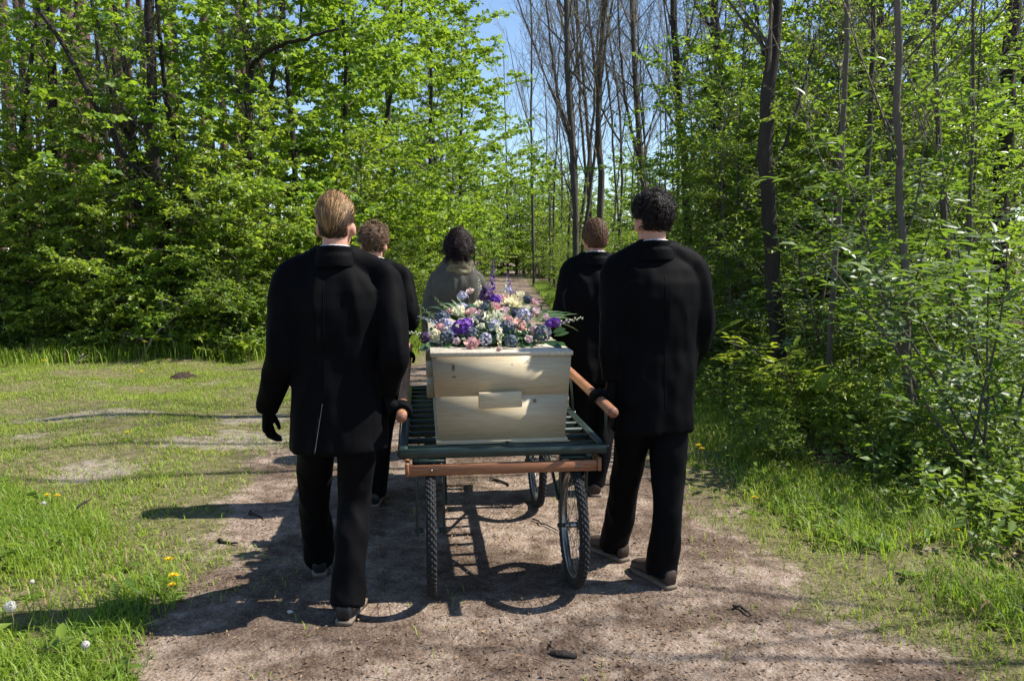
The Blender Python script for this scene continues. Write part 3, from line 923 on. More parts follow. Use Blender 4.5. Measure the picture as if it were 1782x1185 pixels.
def hair_mesh(tf, s, style, seed, n):
    g = np.random.default_rng(seed)
    C, Rd = HEAD_C, HEAD_R * 1.02
    def on(p):                               # outward normal of the scalp
        return unit((p - C) / (Rd * Rd))
    def lvl(p):
        return np.linalg.norm((p - C) / Rd, axis=-1, keepdims=True)
    d = unit(g.normal(size=(n * 4, 3)))
    # hairline: higher at the front, down to the nape behind
    low = np.where(d[:, 1] > .25, .45, np.where(d[:, 1] > -.2, -.02, -.48 if style != 'bob' else -.55))
    low = low + g.normal(size=len(low)) * .03
    ear = (np.abs(d[:, 0]) > .82) & (d[:, 2] < .05)
    d = d[(d[:, 2] > low) & ~ear][:n]
    P = C + d * Rd
    n = len(P); k = 8 if style in ('slick', 'short') else 11
    pts = [P]; p = P.copy()
    rnd = g.random(n); tw = g.normal(size=(n, 3))
    if style == 'slick':
        top = ((d[:, 2] > .42) | ((d[:, 1] > .1) & (d[:, 2] > .2))) & ~((np.abs(d[:, 0]) > .74) & (d[:, 2] < .55))
        ln = np.where(top, .060 + .055 * g.random(n), .020 + .016 * g.random(n))
        lock0 = np.sin(d[:, 0] * 34 + 3 * np.sin(d[:, 2] * 6))
        lift = np.where(top, 1.09 + .17 * g.random(n) * np.clip(d[:, 2] + .1, .1, 1) * (1 + .4 * (lock0 > 0)), 1.045 + .03 * g.random(n))
        lock = np.sin(d[:, 0] * 34 + 3 * np.sin(d[:, 2] * 6))
        for i in range(k):
            nn = on(p)
            fl = np.stack([-(p[:, 0]) * 2.0 - .18 + .18 * lock, -np.ones(n), -.25 - np.clip(-(p[:, 1]) * 9, 0, 1.8)], 1)
            fl = fl + tw * .12
            fl = fl - nn * np.sum(fl * nn, 1, keepdims=True)
            p = p + unit(fl) * (ln / k)[:, None]
            tgt = 1 + (lift - 1) * min(1, (i + 1) / 3) * (1 - .45 * max(0, i - 4) / k)
            p = C + (p - C) / lvl(p) * np.asarray(tgt)[:, None]
            pts.append(p)
        base = np.where(top[:, None], np.array([[.20, .115, .055]]), np.array([[.030, .018, .011]]))
        back = np.clip((.50 - d[:, 2] + .2 * d[:, 1]) / .4, 0, 1)[:, None]  # lower back darkened: short undercut, plus shade put into the hair colour
        base = base * (1 - back) + np.array([[.045, .026, .015]]) * back
        colr = base * (.45 + 1.0 * rnd[:, None])
        streak = np.sin(d[:, 0] * 30 + 2 * np.sin(d[:, 1] * 5) + g.normal(size=n) * .5) > .15
        blond = streak & (g.random(n) < .75) & top & (back[:, 0] < .75)
        colr[blond] = np.array([.42, .27, .135]) * (.7 + .5 * g.random((blond.sum(), 1)))
        wid = .0024
    elif style == 'short':
        ln = .05 + .05 * g.random(n)
        for i in range(k):
            nn = on(p)
            fl = np.stack([p[:, 0] * 2.5 + .15 * np.sin(d[:, 0] * 25), -.35 - .2 * (p[:, 1] < 0), -np.ones(n) * (1.0)], 1) + tw * .14
            fl = fl - nn * np.sum(fl * nn, 1, keepdims=True)
            p = p + unit(fl) * (ln / k)[:, None]
            p = C + (p - C) / lvl(p) * (1.10 + .07 * rnd * np.sin(i * .8 + 1) + .03 * np.sin(d[:, 0] * 40))[:, None] * np.where(p[:, 2:3] < .06, .97, 1)
            pts.append(p)
        colr = np.array([[.085, .045, .024]]) * (.3 + 1.5 * rnd[:, None])
        wid = .0024
    else:
        bob = style == 'bob'
        ln = (.105 + .06 * g.random(n)) if bob else (.026 + .028 * g.random(n)) * np.clip(.6 + d[:, 2] * .7, .4, 1.15)
        rad = (.009 if bob else .005) + .005 * g.random(n); turns = ln / .030; ph = g.random(n) * 6.28
        nn0 = on(p)
        cl = np.floor(d * 6)                 # neighbouring strands curl together
        hsh = np.abs(np.sin(cl @ np.array([12.9, 78.2, 37.7])) * 43758.5) % 1
        ph = hsh * 6.28 + .5 * g.normal(size=n)
        axis = p.copy()
        for i in range(k):
            nn = on(axis)
            dn = np.array([[0, 0, -1.]]) * (.95 if bob else .35)
            fl = unit(nn * (.62 if bob else 1.0) * max(.1, 1 - i / k * (1.1 if bob else .5)) + dn + np.array([[0, -.25, 0]]) + tw * (.08 if bob else .2) + np.stack([np.cos(hsh * 40), np.sin(hsh * 31), np.cos(hsh * 77)], 1) * (.26 if bob else .45))
            axis = axis + fl * (ln / k)[:, None]
            lv = lvl(axis); axis = np.where(lv < 1.04, C + (axis - C) / lv * 1.04, axis)
            a = ph + turns * 6.28 * (i + 1) / k
            u1 = unit(np.cross(fl, np.array([[.3, .2, 1.]]))); u2 = np.cross(fl, u1)
            pts.append(axis + (u1 * np.cos(a)[:, None] + u2 * np.sin(a)[:, None]) * rad[:, None])
        c0 = {'curl_brown': (.13, .078, .048), 'curl_dark': (.013, .0085, .0075), 'bob': (.013, .0065, .0075)}[style]
        colr = np.array([c0]) * (.45 + 1.1 * rnd[:, None])
        wid = .0032
    Pn = np.stack(pts, 1)                    # n,k+1,3
    t = np.gradient(Pn, axis=1); out = unit(Pn - C)
    sdv = unit(np.cross(t, out)) * (wid * np.linspace(1, .45, Pn.shape[1]))[None, :, None]
    A = Pn - sdv * .5; B = Pn + sdv * .5
    v = np.stack([A, B], 2).reshape(-1, 3)
    kk = Pn.shape[1]
    b0 = (np.arange(n)[:, None] * kk + np.arange(kk - 1)[None]).reshape(-1) * 2
    f = np.stack([b0, b0 + 1, b0 + 3, b0 + 2], 1)
    fade = np.linspace(.75, 1.15, kk)[None, :, None] if style != 'slick' else 1.0
    cc = np.repeat((np.broadcast_to(colr[:, None], (n, kk, 3)) * fade)[:, :, None], 2, 2).reshape(-1, 3)
    # close scalp cap under the strands
    ev, ef = ellipsoid((0, 0, 0), (1, 1, 1), 40)
    lowc = np.where(ev[:, 1] > .25, .47, np.where(ev[:, 1] > -.2, .0, -.46))
    earc = (np.abs(ev[:, 0]) > .82) & (ev[:, 2] < .05)
    okv = (ev[:, 2] > lowc) & ~earc
    capf = [q for q in ef if all(okv[i] for i in q)]
    cv = C + ev * Rd * 1.012
    tri = np.array([q for q in capf if len(q) == 3], int).reshape(-1, 3); qd = np.array([q for q in capf if len(q) == 4], int).reshape(-1, 4)
    dark = np.array(colr.mean(0)) * .35
    if style == 'slick': dark = np.array((.028, .017, .011))
    V = np.concatenate([v, cv]); col = np.concatenate([cc, np.broadcast_to(dark, (len(cv), 3))])
    return tf(V), [f, qd + len(v), tri + len(v)], col

def ring_band(b, c, u, w, ra, rb, z0, z1, th, back_up=.0, flare=.0, n=32, a0=0, a1=2 * math.pi, mat=0):
    """standing collar band; back_up raises the back"""
    full = abs(a1 - a0) > 6.28
    m = n if full else n + 1
    v = []
    for i in range(m):
        a = a0 + (a1 - a0) * i / n
        ca, sa = math.cos(a), math.sin(a)
        up = back_up * max(0, -sa)
        for (r, z) in ((0, z0), (th, z0), (th + flare, z1 + up), (flare * .3, z1 + up)):
            v.append(c + u * ca * (ra + r) + w * sa * (rb + r) + np.array((0, 0, z)))
    f = []
    for i in range(n if full else n):
        j = (i + 1) % m
        for q in range(4):
            f.append((i * 4 + q, i * 4 + (q + 1) % 4, j * 4 + (q + 1) % 4, j * 4 + q))
    if not full:
        f.append((0, 1, 2, 3)); f.append(tuple(m * 4 - 4 + q for q in (3, 2, 1, 0)))
    b.add(v, f, mat)

def make_person(label, sp):
    """sp: joints in world metres; every person is one body with clothing, hair and shoes as parts"""
    root = np.array((sp['root'][0], sp['root'][1], 0.0)); yaw = sp['yaw']
    fwd = np.array((-math.sin(yaw), math.cos(yaw), 0)); rgt = np.array((math.cos(yaw), math.sin(yaw), 0))
    up = np.array((0, 0, 1.))
    H = sp['height']; s = H / 1.82; vx = sp.get('voxel', .009)
    J = {k: np.asarray(v, float) for k, v in sp['J'].items()}
    head_x = sp.get('head', (0, .03))
    hs = s * .955
    chin = root + rgt * head_x[0] + fwd * head_x[1] + up * (H - .245 * hs - .012)
    hy = yaw + sp.get('head_turn', 0)
    hf = np.array((-math.sin(hy), math.cos(hy), 0)); hr = np.array((math.cos(hy), math.sin(hy), 0))
    L3 = lambda v: v - root
    def add_part(name, v, f, mat, smooth=True, parent=None, color=None):
        return link(name, make_mesh(name, L3(v), f, [mat] if not isinstance(mat, list) else mat, smooth=smooth, color=color), parent)
    pc = lambda x, y, z: root + rgt * x + fwd * y + up * z
    lean = sp.get('lean', .03)
    ln = lambda z: lean * (z - .9 * s)                       # torso leans into the push
    # --- body: one continuous skin
    b = MB()
    tf = head_pieces(b, chin, hs, hf, hr)
    tor = [(pc(0, ln(z * s), z * s), rgt, fwd, a * s, d_ * s, 2.3) for z, a, d_ in ((.84, .12, .09), (.95, .15, .10), (1.08, .135, .09), (1.25, .155, .10), (1.38, .165, .095), (1.45, .12, .07), (1.50, .065, .055))]
    b.add(*loft(tor, 22))
    for e, sd in (('L', -1), ('R', 1)):
        b.add(*loft(limb_rings([J['sh' + e], J['el' + e], J['wr' + e]], (.045 * s, .036 * s, .026 * s), 6), 14))
        b.add(*loft(limb_rings([J['hip' + e], J['kn' + e], J['an' + e]], (.075 * s, .052 * s, .038 * s), 6), 14))
        b.add(*ellipsoid(J['sh' + e], (.05 * s,) * 3, 12))
    v, f, nn = voxel_union(b, vx * .9, 3)
    body = add_part('person', v, f, M['skin'])
    body.location = tuple(root)
    tag(body, label, 'person', sp.get('group'))
    # --- eyes
    for sx in (-1, 1):
        ev, ef = ellipsoid(tf((sx * .031, .083, .104)), (.0115 * s,) * 3, 12)
        add_part('eye', ev, ef, M['eye'], parent=body)
    # --- trousers
    b = MB()
    zh = J['hipL'][2] * .5 + J['hipR'][2] * .5
    b.add(*loft([(pc(sp.get('hipx', 0), ln(z), z), rgt, fwd, a * s, d_ * s, 2.4) for z, a, d_ in ((zh - .10 * s, .130, .110), (zh, .165, .125), (zh + .10 * s, .155, .115), (zh + .18 * s, .145, .10))], 26))
    for e, sd in (('L', -1), ('R', 1)):
        hip, kn, an = J['hip' + e], J['kn' + e], J['an' + e]
        end = an + (an - kn) / np.linalg.norm(an - kn) * .028 * s
        end[2] = max(end[2], .035)
        thg = hip * .55 + kn * .45; clf = kn * .6 + an * .4 - fwd * .018
        b.add(*loft(limb_rings([hip + up * .02, thg, kn, clf, an * .94 + kn * .06, end], np.array((.098, .090, .075, .0745, .0745, .0765)) * s * sp.get('leg_w', .93), 5, 1.06), 22))
    v, f, nn = voxel_union(b, vx, 4)
    v = surface_noise(v, nn, .0100, 10, 4.6, sp['seed'] + 3.3)
    add_part('trousers', v, f, M['trouser'], parent=body)
    # --- jacket with sleeves
    b = MB()
    hem = sp.get('hem', .72)
    zz = np.array((hem, hem + .10, .98 * s, 1.10 * s, 1.22 * s, 1.34 * s, 1.41 * s, 1.470 * s, 1.525 * s, 1.59 * s))
    aa = np.array((.222, .217, .205, .193, .196, .208, .204, 0.170, .100, .072)) * s * sp.get('wide', 1)
    dd = np.array((.155, .150, .140, .128, .130, .134, .126, .106, .082, .070)) * s
    aa[:3] *= np.array((sp.get('hemw', .93), sp.get('hemw', .93), .5 + .5 * sp.get('hemw', .93)))
    wob = sp.get('hemx', 0)
    b.add(*loft([(pc(wob * max(0, 1.1 * s - z) * 2, ln(z), z), rgt, fwd, a, d_, 2.5) for z, a, d_ in zip(zz, aa, dd)], 34))
    for e, sd in (('L', -1), ('R', 1)):
        sh, el, wr = J['sh' + e], J['el' + e], J['wr' + e]
        ua = sh * .5 + el * .5; fa = el * .5 + wr * .5
        inn = sh - rgt * sd * .045 + up * .004
        nb = pc(sd * .045 * s, ln(1.5 * s), 1.532 * s)
        b.add(*loft(limb_rings([nb, nb * .5 + sh * .5 + up * .004, sh + up * .006], np.array((.060, .050, .046)) * s, 5, 1.3), 20))
        b.add(*loft(limb_rings([inn, sh, ua, el, fa, wr], np.array((.048, .054, .058, .054, .049, .042)) * s, 5, 1.12), 22))
    v, f, nn = voxel_union(b, vx, 5)
    v = surface_noise(v, nn, sp.get('fold', .0115), sp.get('fold_x', 8.5), sp.get('fold_z', 2.1), sp['seed'])
    v = surface_noise(v, nn, .0050, 15, 11, sp['seed'] + 9, False)
    vent = sp.get('vent')
    lx = (v - root) @ rgt; ly = (v - root) @ fwd
    if vent is not None:
        ztop = vent[2]
        xl_ = vent[0] + (vent[1] - vent[0]) * (v[:, 2] - hem) / (ztop - hem)
        back = (ly < ln(v[:, 2]) - .03) & (v[:, 2] < ztop)
        sd_ = xl_ - lx
        amt = np.clip((ztop - v[:, 2]) / .12, 0, 1) * np.clip(sd_ / .006, 0, 1) * np.exp(-np.clip(sd_, 0, None) / .10) * .013
        v = v - fwd * np.where(back & (sd_ > -.002), amt, 0)[:, None]
    jk = add_part('jacket', v, f, sp.get('jacket', M['suit']), parent=body)
    tree = BVHTree.FromPolygons([tuple(p) for p in (v).tolist()], f.tolist())
    def back_point(x, z):
        o = pc(x, -1.2, z)
        hit = tree.ray_cast(Vector(o), Vector(fwd))
        return np.array(hit[0]) if hit[0] is not None else None
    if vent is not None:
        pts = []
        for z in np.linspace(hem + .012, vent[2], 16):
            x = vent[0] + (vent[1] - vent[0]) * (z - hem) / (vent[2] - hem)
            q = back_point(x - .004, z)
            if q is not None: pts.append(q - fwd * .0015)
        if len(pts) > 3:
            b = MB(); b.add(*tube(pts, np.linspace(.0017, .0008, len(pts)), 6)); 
            add_part('vent_edge_sunlit', np.concatenate(b.v), b.f, M['sunlit_edge'], parent=jk)  # thin strip painting the sun along the flap edge
    # back seam
    if sp.get('seam', True):
        pts = [back_point(vent[1] + .008 if vent else 0, z) for z in np.linspace((vent[2] if vent else hem + .1) + .02, 1.45 * s, 26)]
        pts = [p for p in pts if p is not None]
        b = MB(); b.add(*tube(pts, .0016, 5)); add_part('back_seam', np.concatenate(b.v), b.f, sp.get('jacket', M['suit']), parent=jk)
    # --- collars
    nc = chin - hf * .026 * s
    cz = sp.get('collar_dz', .088)
    b = MB()
    if sp.get('scarf'):
        g = np.random.default_rng(5)
        for q, (ra, rb, z, th) in enumerate(((.098, .098, -.085, .028), (.088, .09, -.05, .026), (.108, .106, -.115, .026))):
            aa_ = np.linspace(0, 2 * math.pi, 40)
            pts = [nc + rgt * math.cos(a) * ra * 1.05 + fwd * (math.sin(a) * rb) + up * (z + .012 * math.sin(3 * a + q) + .02 * max(0, -math.sin(a))) for a in aa_]
            b.add(*tube(pts, th + .004 * np.sin(aa_ * 9 + q), 10))
        v, f, nn = voxel_union(b, .008, 2)
        v = surface_noise(v, nn, .006, 14, 30, 4.4)
        add_part('scarf', v, f, M['scarf'], parent=body)
    else:
        ring_band(b, nc + up * (-.122 * s + cz), rgt, fwd, .061 * s, .065 * s, 0, .058 * s, .005, back_up=.010)
        v = np.concatenate(b.v); add_part('shirt_collar', v, b.f, M['shirt'], parent=body)
        b = MB()
        ring_band(b, nc + up * (-.118 * s + cz), rgt, fwd, .069 * s, .073 * s, -.012, .050 * s, .014, back_up=.012, flare=-.003, a0=R(-225), a1=R(45))
        b.add(*loft([(nc + up * z + fwd * -.006, rgt, fwd, a, bq, 2.2) for z, a, bq in ((-.150 * s + cz, .098 * s, .092 * s), (-.125 * s + cz, .092 * s, .090 * s), (-.095 * s + cz, .083 * s, .086 * s), (-.102 * s + cz, .073 * s, .076 * s))], 36))
        v, f, nn = voxel_union(b, .006, 2)
        add_part('collar', v, f, sp.get('jacket', M['suit']), parent=body)
    # --- shoes
    for e, sd in (('L', -1), ('R', 1)):
        an = J['an' + e]; ty = yaw + sd * -R(6) + R(sp.get('toe' + e, 0))
        td = np.array((-math.sin(ty), math.cos(ty), 0)); ts = np.array((math.cos(ty), math.sin(ty), 0))
        pitch = R(sp.get('lift' + e, 0))                 # heel raised
        gl = np.array((an[0], an[1], 0))
        ball = gl + td * .13
        def fp(x, y, z):
            yy, zz_ = y - .13, z
            if y < .13 and pitch:
                yy, zz_ = (y - .13) * math.cos(pitch) + 0 * z, z + (.13 - y) * math.sin(pitch)
            return ball + ts * x + td * yy + up * zz_
        prof = ((-.078, .026, .030, .045), (-.070, .034, .040, .05), (-.03, .036, .052, .058), (.02, .034, .050, .055), (.07, .040, .036, .042), (.12, .047, .030, .036), (.165, .045, .024, .03), (.20, .032, .017, .024), (.212, .015, .010, .02))
        rings = [(fp(0, y * s, (.018 + h_ ) * s), ts, up, a * s, h_ * s, 2.6) for y, a, h_, _ in prof]
        vv, ff = loft(rings, 18)
        sh_o = add_part('shoe', vv, ff, sp.get('shoe', M['shoe_black']), parent=body)
        b = MB()
        n_ = 11; out = []
        for y, a in zip((-.083, -.074, -.03, .02, .07, .12, .165, .203, .218), (.024, .036, .039, .037, .043, .050, .048, .035, .014)):
            out.append((y, a))
        ringv = [fp(-a * s, y * s, z) for z in (.003, .022 * s) for y, a in out] + [fp(a * s, y * s, z) for z in (.003, .022 * s) for y, a in out]
        q = len(out); ff = []
        for i in range(q - 1):
            ff += [(i, i + 1, 2 * q + i + 1, 2 * q + i), (q + i, 3 * q + i, 3 * q + i + 1, q + i + 1), (i, q + i, q + i + 1, i + 1), (2 * q + i, 2 * q + i + 1, 3 * q + i + 1, 3 * q + i)]
        ff += [(0, 2 * q, 3 * q, q), (q - 1, 2 * q - 1, 4 * q - 1, 3 * q - 1)]
        add_part('sole', np.array(ringv), ff, M['sole'], smooth=False, parent=sh_o)
    # --- gloved hands
    for e, sd in (('L', -1), ('R', 1)):
        hd = sp['hand' + e]
        if hd.get('bar') is not None:
            hand('glove', body, J['wr' + e], None, None, bar=hd['bar'], side=-sd * hd.get('flip', 1), off=root)
        else:
            dn = hd.get('down', (0, .15, -1))
            hand('glove', body, J['wr' + e], dn, hd.get('out', -fwd * 1.0 + rgt * sd * .2), curl=hd.get('curl', .35), side=sd * hd.get('flip', 1), off=root)
    # --- hair
    v, fl, col = hair_mesh(tf, s, sp['hair'], sp['seed'] * 7 + 1, sp.get('hair_n', 2600))
    add_part('hair', v, fl, M['hair'], smooth=True, parent=body, color=col)
    return body

def grip(sx, s):
    return (cw(sx * BX, s, bar_z(s)), HD, BAR_R)

SUITED = 'bearers in black suits walking beside the cart'
def foot(px, py, yaw=YAW, s=1.0):
    """ankle joint over a heel seen at that pixel"""
    h = on_ground(px, py)
    return h + np.array((-math.sin(yaw), math.cos(yaw), 0)) * .082 * s + np.array((0, 0, .085 * s))
def xy(px, Y):
    return (at(px, 600, Y)[0], Y)
# left, nearest
make_person('man in black suit with slicked back blond hair, walking nearest at left of coffin', dict(
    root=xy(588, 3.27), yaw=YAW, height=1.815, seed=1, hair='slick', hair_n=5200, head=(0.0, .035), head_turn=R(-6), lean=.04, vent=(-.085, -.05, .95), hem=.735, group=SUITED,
    J=dict(shL=at(501, 485, 3.26), elL=at(489, 622, 3.20), wrL=at(466, 714, 3.30), shR=at(672, 486, 3.29), elR=at(688, 615, 3.20), wrR=cw(-BX - .062, -.105, .975),
           hipL=at(556, 700, 3.27), knL=at(547, 850, 3.47), anL=foot(553, 1005), hipR=at(622, 700, 3.29), knR=at(618, 868, 3.32), anR=foot(603, 1090)),
    handL=dict(down=(-.12, .25, -1), curl=.45), handR=dict(bar=grip(-1, -.10)), shoe=M['shoe_black'], liftR=0, toeR=-4))
# right, nearest
make_person('tall man in black suit with dark curly hair, walking nearest at right of coffin', dict(
    root=xy(1140, 3.60), yaw=YAW + R(2), height=1.85, seed=2, hair='curl_dark', hair_n=4600, head=(-0.015, .03), lean=.02, vent=None, hem=.745, group=SUITED, hemx=-.02, hemw=.86,
    J=dict(shL=at(1071, 470, 3.58), elL=at(1064, 600, 3.54), wrL=cw(BX + .06, .06, .985), shR=at(1208, 468, 3.62), elR=at(1222, 568, 3.60), wrR=at(1186, 662, 3.76),
           hipL=at(1112, 690, 3.60), knL=at(1088, 838, 3.72), anL=foot(1076, 980), hipR=at(1164, 690, 3.61), knR=at(1162, 858, 3.54), anR=foot(1160, 1028)),
    handL=dict(bar=grip(1, .06)), handR=dict(down=(-.4, .5, -.7), curl=.5), shoe=M['shoe_brown'], toeL=22, toeR=24))
# left, further on
make_person('man in black suit with curly light brown hair, walking ahead at left of coffin', dict(
    root=xy(653, 4.70), yaw=YAW, height=1.755, seed=3, hair='curl_brown', hair_n=3000, head=(0.0, .03), lean=.03, hem=.75, voxel=.012, group=SUITED, seam=False,
    J=dict(shL=at(606, 482, 4.69), elL=at(597, 565, 4.64), wrL=at(603, 635, 4.74), shR=at(700, 482, 4.71), elR=at(713, 548, 4.62), wrR=cw(-BX - .055, 1.32, 1.03),
           hipL=at(632, 640, 4.70), knL=at(628, 745, 4.80), anL=foot(624, 865), hipR=at(676, 640, 4.72), knR=at(664, 752, 4.76), anR=foot(652, 884)),
    handL=dict(down=(0, .2, -1)), handR=dict(bar=grip(-1, 1.32)), shoe=M['shoe_black']))
# right, further on
make_person('man in black suit with straight brown hair, walking ahead at right of coffin', dict(
    root=xy(1035, 4.95), yaw=YAW, height=1.80, seed=4, hair='short', hair_n=3000, head=(0.0, .03), lean=.03, hem=.75, voxel=.012, group=SUITED, seam=False,
    J=dict(shL=at(991, 471, 4.94), elL=at(977, 550, 4.87), wrL=cw(BX + .055, 1.50, 1.03), shR=at(1080, 471, 4.96), elR=at(1092, 555, 4.91), wrR=at(1086, 625, 5.03),
           hipL=at(1012, 630, 4.95), knL=at(1012, 742, 5.02), anL=foot(1010, 845), hipR=at(1056, 630, 4.97), knR=at(1052, 738, 5.0), anR=foot(1040, 866)),
    handL=dict(bar=grip(1, 1.50)), handR=dict(down=(0, .2, -1)), shoe=M['shoe_brown']))
# the woman in front
make_person('woman in dark olive jacket and scarf with dark bobbed hair, leading ahead of coffin', dict(
    root=xy(795, 5.95), yaw=R(2), height=1.785, seed=5, hair='bob', hair_n=4600, head=(0.015, .03), lean=.0, hem=.80, voxel=.011, jacket=M['wax_jacket'], scarf=True, fold=.016, fold_x=13, fold_z=2.6, wide=.97, seam=False,
    J=dict(shL=at(760, 488, 5.95), elL=at(748, 550, 5.90), wrL=at(752, 598, 5.97), shR=at(829, 488, 5.95), elR=at(839, 550, 5.90), wrR=at(836, 598, 5.99),
           hipL=at(775, 600, 5.95), knL=at(776, 690, 6.05), anL=foot(776, 775, 0), hipR=at(812, 600, 5.95), knR=at(810, 695, 5.94), anR=foot(808, 790, 0)),
    handL=dict(down=(0, .2, -1)), handR=dict(down=(0, .2, -1)), shoe=M['shoe_brown']))

# ------------------------------------------------------------------ trees and shrubs
def curve_pts(p0, d0, length, k, g, up_pull=0.0, wob=.06):
    """a wandering branch line"""
    pts = [np.asarray(p0, float)]; d = unit(np.asarray(d0, float))
    for i in range(k):
        d = unit(d + g.normal(size=3) * wob + np.array((0, 0, up_pull)))
        pts.append(pts[-1] + d * length / k)
    return np.array(pts)

class Veg:
    """collects trunk tubes, thin sticks and leaves of one plant"""
    def __init__(self):
        self.tv = []; self.tf = []; self.tn = 0
        self.s0 = []; self.s1 = []; self.r0 = []; self.r1 = []
        self.lp = []; self.la = []; self.ln = []; self.ll = []; self.lw = []
    def trunk(self, pts, rad, n=9):
        v, f = tube(pts, rad, n, True)
        self.tv.append(v); self.tf += [tuple(i + self.tn for i in q) for q in f]; self.tn += len(v)
    def stick_line(self, pts, r0, r1):
        k = len(pts) - 1
        rr = np.linspace(r0, r1, k + 1)
        self.s0.append(pts[:-1]); self.s1.append(pts[1:]); self.r0.append(rr[:-1]); self.r1.append(rr[1:])
    def leaf_on(self, pts, g, per_m, L, W, up=0.75, side=True, start=.15, gap=.0):
        """alternate leaves along a twig line, blades mostly facing up"""
        pts = np.asarray(pts); seg = np.linalg.norm(np.diff(pts, axis=0), axis=1); tot = seg.sum()
        n = max(2, int(tot * per_m * (1 - gap)))
        t = start + (1 - start) * (np.arange(n) + g.random(n) * .7) / n
        cum = np.concatenate([[0], np.cumsum(seg)]) / tot
        P = np.stack([np.interp(t, cum, pts[:, c]) for c in range(3)], 1)
        i = np.clip(np.searchsorted(cum, t) - 1, 0, len(seg) - 1)
        T = unit(np.diff(pts, axis=0))[i]
        S = unit(np.cross(T, np.array([[0, 0, 1.]]) + g.normal(size=(n, 3)) * .25))
        sg = np.where(np.arange(n) % 2 == 0, 1, -1)[:, None]
        A = unit(S * sg * .9 + T * .55 + g.normal(size=(n, 3)) * .32 + np.array([[0, 0, -.12]]))
        Nn = unit(np.array([[0, 0, up]]) + g.normal(size=(n, 3)) * .52)
        sz = L * (.5 + .85 * g.random(n))
        self.lp.append(P); self.la.append(A); self.ln.append(Nn); self.ll.append(sz); self.lw.append(sz * W * (.85 + .3 * g.random(n)))
    def parts(self, name, bark, twig, leafm, g, crown_name='crown', six=False, trunk_name='trunk', origin=None, parent=None):
        org = np.zeros(3) if origin is None else np.asarray(origin, float)
        out = []
        if self.tv:
            me = make_mesh(trunk_name, np.concatenate(self.tv) - org, self.tf, [bark], smooth=True)
            out.append(link(trunk_name, me, parent))
        V = []; Fq = []; n = 0; fm = []
        tint = []
        groups = []
        if self.s0:
            v, f = sticks(np.concatenate(self.s0), np.concatenate(self.s1), np.concatenate(self.r0), np.concatenate(self.r1))
            V.append(v); groups.append(f); fm.append(np.zeros(len(f), int)); n += len(v); tint.append(np.zeros(len(v)))
        if self.lp:
            P, A, Nn, L, W = (np.concatenate(x) for x in (self.lp, self.la, self.ln, self.ll, self.lw))
            v, f = (leaves6 if six else leaves)(P, A, Nn, L, W, fold=.16, droop=.16)
            k = len(v) // len(P)
            V.append(v); groups.append(f + n); fm.append(np.ones(len(f), int)); n += len(v); tint.append(np.repeat(g.random(len(P)), k))
        if V:
            me = make_mesh(crown_name, np.concatenate(V) - org, groups, [twig, leafm], np.concatenate(fm), tint=np.concatenate(tint))
            out.append(link(crown_name, me, parent))
        return out

def leafy_tree(seed, height, spread, trunk_r, limbs, leafm, bark='bark', twig='twig', L=.085, W=.72, first=.12, per_m=34, lean=(0, 0), layered=.35, gap=0.0, sec=7, tw=5, shape=1.0, multi=1, stems=None):
    g = np.random.default_rng(seed)
    vg = Veg()
    for mth in range(multi):
        a0 = g.random() * 6.28
        d0 = (lean[0] + (math.cos(a0) * .22 if multi > 1 else 0), lean[1] + (math.sin(a0) * .22 if multi > 1 else 0), 1)
        hh = height * (1 if mth == 0 else .65 + .3 * g.random())
        tp = curve_pts((0, 0, -.15), d0, hh, 12, g, .04, .05)
        tr = trunk_r * (1 if mth == 0 else .75)
        vg.trunk(tp, np.linspace(tr, tr * .22, 13) + np.array([tr * .25] + [0] * 12))
        nl = max(3, limbs // multi)
        for k in range(nl):
            f = first + (1 - first) * ((k + g.random() * .8) / nl)
            x = f * 12; i = min(int(x), 11); p = tp[i] * (1 - x + i) + tp[i + 1] * (x - i)
            az = k * 2.4 + g.random() * 1.2 + a0
            ln = spread * (.45 + .55 * math.sin(min(1, f * 1.15) * math.pi * .9 + .25)) ** shape * (.75 + .5 * g.random())
            el = .25 + .55 * f + g.normal() * .15
            lp = curve_pts(p, (math.cos(az) * math.cos(el), math.sin(az) * math.cos(el), math.sin(el)), ln, 7, g, -.03 * layered, .09)
            r = max(.006, tr * .34 * (1 - f * .7))
            vg.stick_line(lp, r, .003)
            ns = max(3, int(sec * ln / spread + .5))
            for q in range(ns):
                ft = .18 + .80 * (q + g.random() * .6) / ns
                y = ft * 7; j = min(int(y), 6); sp_ = lp[j] * (1 - y + j) + lp[j + 1] * (y - j)
                td = unit(lp[j + 1] - lp[j]); sd = unit(np.cross(td, (0, 0, 1))) * (1 if q % 2 else -1)
                dd = unit(td * .55 + sd * .8 + np.array((0, 0, g.normal() * layered * .6)))
                l2 = ln * (.42 - .2 * ft) * (.7 + .6 * g.random()) + .15
                s2 = curve_pts(sp_, dd, l2, 4, g, -.02, .12)
                vg.stick_line(s2, .004, .0018)
                if g.random() > gap: vg.leaf_on(s2, g, per_m, L, W)
                for z in range(tw):
                    fz = .2 + .75 * g.random(); y2 = fz * 4; j2 = min(int(y2), 3)
                    tp2 = s2[j2] * (1 - y2 + j2) + s2[j2 + 1] * (y2 - j2)
                    t3 = unit(s2[j2 + 1] - s2[j2]); sd3 = unit(np.cross(t3, (0, 0, 1))) * (1 if z % 2 else -1)
                    l3 = .10 + .25 * g.random()
                    s3 = curve_pts(tp2, t3 * .6 + sd3 * .7 + g.normal(size=3) * .25, l3, 2, g, -.04, .1)
                    vg.stick_line(s3, .0022, .0012)
                    if g.random() > gap: vg.leaf_on(s3, g, per_m, L, W, start=.0)
    root = empty('tree')
    vg.parts('tree', M[bark], M[twig], M[leafm], g, parent=root)
    return root

